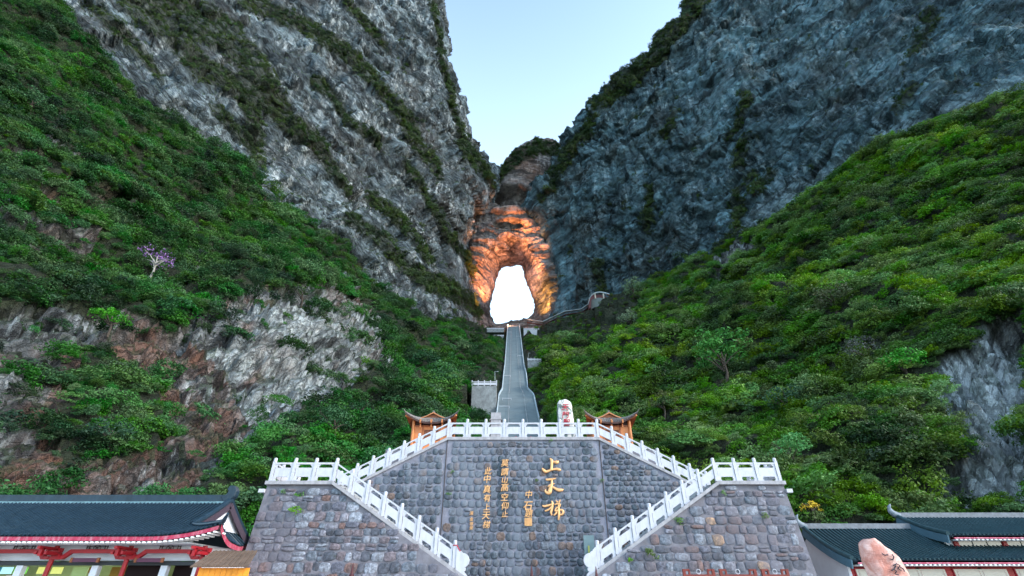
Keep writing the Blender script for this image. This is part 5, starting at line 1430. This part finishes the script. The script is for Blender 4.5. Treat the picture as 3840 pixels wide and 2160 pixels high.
M_frame = simple('dark_red_frame', (0.18, 0.03, 0.02), 0.5, 0.2)
for u0, u1, lab, pm_ in ((2563, 2672, 'red-brown notice board with a white sheet, leftmost before the right block', simple('white_notice', (0.85, 0.83, 0.76), 0.6)), (2700, 2828, 'red-brown framed notice board, middle one of three', simple('orange_notice', (0.35, 0.12, 0.05), 0.6)), (2858, 2948, 'red-brown framed notice board, rightmost and narrowest of three', bpy.data.materials.get('orange_notice'))):
    Y = 27.0; a, b_ = P(u0, 2134, Y), P(u1, 2134, Y); w = b_.x - a.x
    pm_ = pm_ or bpy.data.materials['orange_notice']
    nb = empty('notice_board', ((a.x + b_.x) / 2, Y, 0), lab, 'notice board', 'red-brown notice boards')
    for x, s in ((a.x, 1), (b_.x, -1)):
        adopt(MB().box((x, Y, a.z / 2), (0.13, 0.13, a.z)).build('post', M_frame), nb)
        adopt(MB().box((x + s * 0.14, Y, a.z - 0.04), (0.26, 0.1, 0.08)).box((x + s * 0.25, Y, a.z - 0.14), (0.07, 0.1, 0.16)).build('scroll_end', M_frame), nb)
    adopt(MB().box(((a.x + b_.x) / 2, Y, a.z - 0.27), (w, 0.12, 0.09)).build('top_rail', M_frame), nb)
    adopt(MB().box(((a.x + b_.x) / 2, Y, a.z - 1.0), (w - 0.14, 0.05, 1.36)).build('board', pm_), nb)
    c = Vector(((a.x + b_.x) / 2, Y, a.z - 0.11))
    adopt(MB().tube([c + Vector((0.1 * math.cos(t), 0, 0.1 * math.sin(t))) for t in np.linspace(0, 2 * math.pi, 15)], 0.018, 5).build('ring_emblem', M_marble), nb)

M_spike = simple('dark_maroon_metal', (0.06, 0.012, 0.015), 0.5)
for u, v, lab in ((1325, 2112, 'dark maroon spire tip before the left rubble block'), (1993, 2118, 'dark maroon spire tip before the middle of the cobbled wall'), (2234, 2124, 'dark maroon spire tip beside the right drum stone')):
    p = P(u, v, 22); sp = empty('spire', (p.x, 22, 0), lab, 'spire', 'dark spire tips')
    adopt(MB().cyl((p.x, 22, p.z - 0.42), (p.x, 22, p.z), 0.07, 0.012, 8).build('spike', M_spike), sp)
    adopt(MB().cyl((p.x, 22, 0), (p.x, 22, p.z - 0.38), 0.13, 0.10, 8).build('shaft', M_spike), sp)
# grey board by the right newel, ribbon, floodlights
bd_ = empty('information_board', P(2210, 2080, 32.5), 'grey board leaning behind the right drum stone', 'board')
a = P(2210, 2050, 32.4)
adopt(MB().box((a.x, 32.4, a.z - 0.35), (0.62, 0.06, 1.9)).build('panel', simple('grey_green_panel', (0.14, 0.2, 0.21), 0.4)), bd_)
adopt(MB().box((a.x - 0.05, 32.34, a.z - 0.5), (0.1, 0.03, 1.1)).build('stripe', simple('yellow_stripe', (0.3, 0.32, 0.08), 0.6)), bd_)
pf = Vector((AX - 4.0, FY, ZP - 7.5 * LS))
rb = empty('red_ribbon', pf + Vector((0, 0, 1.1)), 'red cloth ribbon tied round the lowest post of the left flight', 'ribbon')
adopt(MB().tube([pf + Vector((0.13 * math.cos(t), 0.13 * math.sin(t), 1.1)) for t in np.linspace(0, 2 * math.pi, 9)], 0.022, 6).build('loop', M_red), rb)
adopt(MB().tube([pf + Vector((0.12, -0.1, 1.1)), pf + Vector((0.2, -0.13, 0.95)), pf + Vector((0.32, -0.12, 0.8))], 0.025, 6).build('loose_end', M_red), rb)
for sgn, side in ((-1, 'left'), (1, 'right')):
    x = AX + sgn * 15.6; f = empty('floodlight', (x, FY + 0.1, ZP - 0.7), 'white floodlight under the outer corner of the %s landing' % side, 'floodlight', 'corner floodlights')
    adopt(MB().box((x, FY - 0.1, ZP - 0.55), (0.34, 0.22, 0.2)).build('housing', M_marble), f)
    adopt(MB().bar((x, FY - 0.1, ZP - 0.6), (x - sgn * 0.2, FY + 0.3, ZP - 0.8), 0.06, 0.06).build('arm', M_steel), f)

# ------------------------------------------------------------ single plants that can be picked out
tuft = [crown('tuft_mesh', 90 + k, 8, 16, 0.16, 1.0, 0.6, 0.5, 0.6, M_leaf) for k in range(3)]
def plant(x, y, z, s, label):
    o = bpy.data.objects.new('wall_plant', tuft[rnd.randrange(3)]); o.location = (x, y, z); o.scale = (s, s * 0.8, s * 1.1)
    o.rotation_euler = (0.5, 0, rnd.uniform(0, 6)); link(o); tag(o, label, 'plant', 'tufts growing from the stone walls')
for u, v, Y, s, lab in [(1118, 1862, 30.55, 0.30, 'green tuft just under the left landing coping'), (1060, 1845, 30.5, 0.2, 'small tuft near the outer corner of the left block'), (1100, 1920, 30.3, 0.38, 'largest green tuft on the left rubble block'), (1190, 1810, 30.6, 0.2, 'tuft at the top of the left block below the third post'),
    (2710, 1850, 30.55, 0.22, 'green tuft under the right landing near the top of the flight'), (2870, 1935, 30.2, 0.26, 'brownish tuft high on the right block near its outer edge'), (2550, 1960, 30.2, 0.3, 'hanging tuft below the coping of the right flight'), (2445, 2085, 29.9, 0.42, 'largest bright green tuft low on the right block'), (2365, 2105, 29.9, 0.22, 'small tuft low on the right block beside the flight'),
    (1698, 1770, 34.85, 0.18, 'small tuft on the cobbled wall left of the verse'), (1680, 1856, 34.85, 0.2, 'tuft on the cobbled wall beside the left joint'), (2010, 1802, 34.85, 0.16, 'small tuft on the cobbled wall between the inscriptions'), (2065, 1655, 34.85, 0.18, 'tuft just under the terrace coping right of the middle'), (2258, 1805, 34.85, 0.18, 'tuft on the right joint of the cobbled wall')]:
    p = P(u, v, Y); plant(p.x, Y, p.z, s, lab)

def tree(u, v, size, label, mat, dens=(34, 30), lean=(0, 0), trunk=1.6, seed=1, leaf=0.075, bark=M_bark, cat='tree', name='broadleaf_tree', squash=0.8, flat=0.4, pull=1.0):
    p = at(u, v)
    root = empty(name, p, label, cat)
    c = crown('crown', seed, dens[0], dens[1], leaf, 1.0, squash, 0.36, flat, mat)
    top = p + Vector((lean[0], lean[1] - size * 0.3, trunk)) * 1.0
    o = bpy.data.objects.new('crown', c); o.location = top; o.scale = (size, size, size); col.objects.link(o); adopt(o, root)
    b = MB(); b.tube([p - Vector((0, 0, 0.8)), p.lerp(top, 0.5) + Vector((0.1 * size, 0, 0)), top + Vector((0, 0, size * 0.35))], [0.06 * size + .05, 0.045 * size + .03, 0.02 * size + .02], 7)
    rr = random.Random(seed)
    for k in range(7):
        a = rr.uniform(0, 6.28); e = top + Vector((math.cos(a), math.sin(a), rr.uniform(0.2, 0.9))) * size * 0.75
        s0 = p.lerp(top, rr.uniform(0.55, 1.0)); b.tube([s0, (s0 + e) / 2 + Vector((0, 0, size * 0.08)), e], [0.03 * size + .02, 0.02 * size + .015, 0.012], 5)
    adopt(b.build('trunk', bark), root)
def tint(name, d, b_): return leaf_material(name, d, b_, 0.5)
M_purple = tint('purple_blossom', (0.13, 0.06, 0.18), (0.34, 0.19, 0.44))
M_bright = tint('bright_green_leaves', (0.03, 0.16, 0.03), (0.09, 0.36, 0.05))
M_deep = tint('deep_green_leaves', (0.015, 0.055, 0.022), (0.03, 0.13, 0.04))
M_paleg = tint('pale_green_leaves', (0.08, 0.14, 0.07), (0.26, 0.36, 0.20))
M_olive = tint('olive_leaves', (0.05, 0.07, 0.02), (0.14, 0.17, 0.05))
M_yellow = tint('yellow_blossom', (0.45, 0.32, 0.01), (0.8, 0.62, 0.02))
M_bare = tint('grey_twigs_and_buds', (0.08, 0.09, 0.085), (0.16, 0.18, 0.16))
tree(560, 1040, 4.2, 'purple blossoming tree standing out of the dark woods on the left slope', M_purple, (16, 15), (0.5, 0), 4.5, 301, 0.06, M_barkp, squash=0.6)
tree(2720, 1430, 6.0, 'bright green layered tree in the middle of the right slope', M_bright, (40, 40), (0, 0), 4.5, 302, 0.06, flat=0.22, squash=1.1)
tree(3380, 1420, 3.6, 'bright green bushy tree overhanging the pale rock face on the right', M_bright, (34, 34), (0, 0), 1.5, 303, 0.06, squash=0.6)
tree(3230, 1370, 3.2, 'greyish tree beside the bright bush above the pale rock face', M_bare, (26, 26), (0, 0), 2.0, 304, 0.05)
tree(2370, 1110, 8.5, 'pale blossoming tree behind the brown gantry frame', M_paleg, (30, 26), (0, 0), 5, 305, 0.06)
tree(2355, 1215, 6.0, 'pale rounded tree below the brown gantry frame', M_paleg, (30, 26), (0, 0), 2, 306, 0.07)
tree(2590, 60, 6.0, 'lone tree on the rim of the right cliff at the top of the picture', M_deep, (24, 20), (-8, 0), 2, 307, 0.07)
tree(1140, 1140, 3.8, 'grey leafing tree at the top of the left rock outcrop', M_bare, (24, 24), (0, 0), 2.5, 308, 0.055)
tree(1060, 1330, 2.6, 'small olive tree growing from the side of the left outcrop', M_olive, (22, 22), (0, 0), 1.2, 309, 0.06) if False else None
tree(420, 1240, 3.0, 'bright green tree hanging over the brown rock on the left', M_bright, (32, 30), (0, 0), 1.5, 310, 0.06, flat=0.25, squash=0.6)
tree(420, 1660, 2.4, 'dark green bush on the patch of growth within the brown rocks', M_deep, (34, 30), (0, 0), 0.6, 311, 0.07, squash=0.7)
tree(300, 1780, 1.5, 'low green bush on the rocks just above the blue-grey roof', M_leaf, (22, 24), (0, 0), 0.5, 312, 0.08, squash=0.6)
tree(1260, 1640, 3.2, 'dark dome-shaped tree at the foot of the left outcrop', M_deep, (36, 36), (0, 0), 1.5, 313, 0.06)
tree(3035, 1925, 1.3, 'shrub with yellow blossom beside the right stone block', M_yellow, (12, 14), (0, 0), 0.5, 314, 0.09, cat='shrub', name='flowering_shrub', squash=0.4)
tree(2950, 1560, 3.4, 'dark round-crowned tree low on the right slope', M_deep, (36, 34), (0, 0), 1.8, 315, 0.06)
tree(3120, 1180, 4.6, 'olive green spreading tree high on the right slope', M_olive, (34, 32), (0, 0), 2.2, 316, 0.06, squash=0.6)
tree(2960, 1740, 2.4, 'bright leafy tree behind the outer corner of the right block', M_bright, (34, 30), (0, 0), 1.0, 317, 0.07)
tree(2480, 1560, 3.0, 'feathery green tree right of the right pavilion', M_olive, (26, 26), (0, 0), 2.0, 318, 0.06)
tree(1340, 1560, 2.8, 'feathery dark tree left of the left pavilion', M_deep, (28, 28), (0, 0), 1.4, 319, 0.06)
tree(120, 420, 4.8, 'bright green tree at the upper left edge of the picture', M_bright, (36, 34), (0, 0), 2.0, 320, 0.06, flat=0.25, squash=0.7)
tree(300, 240, 4.2, 'bright green tree at the edge of the wood against the left cliff', M_bright, (34, 32), (0, 0), 1.6, 321, 0.06, flat=0.25, squash=0.7)
tree(1000, 760, 5.5, 'dark tree jutting from the wood edge against the left cliff', M_deep, (34, 32), (0, 0), 2.0, 322, 0.06)

# ------------------------------------------------------------ lit lamps: floods in the arch, lamps on the terrace and in the shop
def lamp(name, loc, power, colour, size=1.0, kind='POINT', aim=None, spot=60):
    d = bpy.data.lights.new(name, kind); d.energy = power; d.color = colour
    if kind == 'SPOT': d.spot_size = R(spot); d.spot_blend = 0.8
    d.shadow_soft_size = size
    o = bpy.data.objects.new(name, d); o.location = loc
    if aim is not None: o.rotation_euler = (Vector(aim) - Vector(loc)).to_track_quat('-Z', 'Y').to_euler()
    link(o); return o
OR = (1.0, 0.31, 0.09)
def flood(u, v, Y, tu, tv, tY, power, spot=50, c=OR, s=1.0): lamp('flood_lamp', P(u, v, Y), power, c, s, 'SPOT', P(tu, tv, tY), spot)
flood(1925, 1100, 345, 1935, 738, 405, 8e5, 15, s=2)
flood(1990, 1000, 360, 1960, 740, 400, 5e5, 12, s=2)
flood(1925, 1100, 350, 1905, 840, 396, 4e5, 14, s=2)
flood(1815, 1190, 372, 1795, 960, 392, 3e5, 40)
flood(1850, 1150, 400, 1815, 1030, 402, 1.2e5, 80)
flood(1985, 1180, 376, 2010, 900, 394, 6.5e5, 24)
flood(2000, 1190, 380, 2035, 1130, 396, 1.3e5, 50, (1.0, 0.45, 0.06))
flood(1930, 1190, 395, 1930, 960, 410, 1.3e5, 80, (1.0, 0.42, 0.32))
lamp('stair_head_lamp', P(1908, 1210, 380), 8e3, (1.0, 0.4, 0.2), 0.6)
for u in (1585, 2260): lamp('pavilion_lamp', P(u, 1660, 40.5), 30, (1.0, 0.6, 0.35), 0.2)
lamp('shop_lamp', (-22.8, 27.2, 2.6), 14, (0.9, 1.0, 0.75), 0.3)
lamp('shop_lamp', (-19.6, 27.2, 2.6), 12, (0.9, 1.0, 0.6), 0.3)
lamp('kiosk_lamp', (-12.3, 22.6, 2.1), 2.5, (1.0, 0.6, 0.3), 0.1)

# ------------------------------------------------------------ evening haze in the valley
HZ = False
if HZ:
    hm = bpy.data.materials.new('valley_air'); hm.use_nodes = True; hm.node_tree.nodes.clear()
    ho = hm.node_tree.nodes.new('ShaderNodeOutputMaterial'); hv = hm.node_tree.nodes.new('ShaderNodeVolumePrincipled')
    hv.inputs['Color'].default_value = (1.0, 0.96, 0.96, 1); hv.inputs['Density'].default_value = 0.00035; hv.inputs['Anisotropy'].default_value = 0.2
    hm.node_tree.links.new(hv.outputs[0], ho.inputs['Volume'])
    tag(MB().box((0, 350, 549), (1900, 900, 1100)).build('haze', hm), kind='stuff')
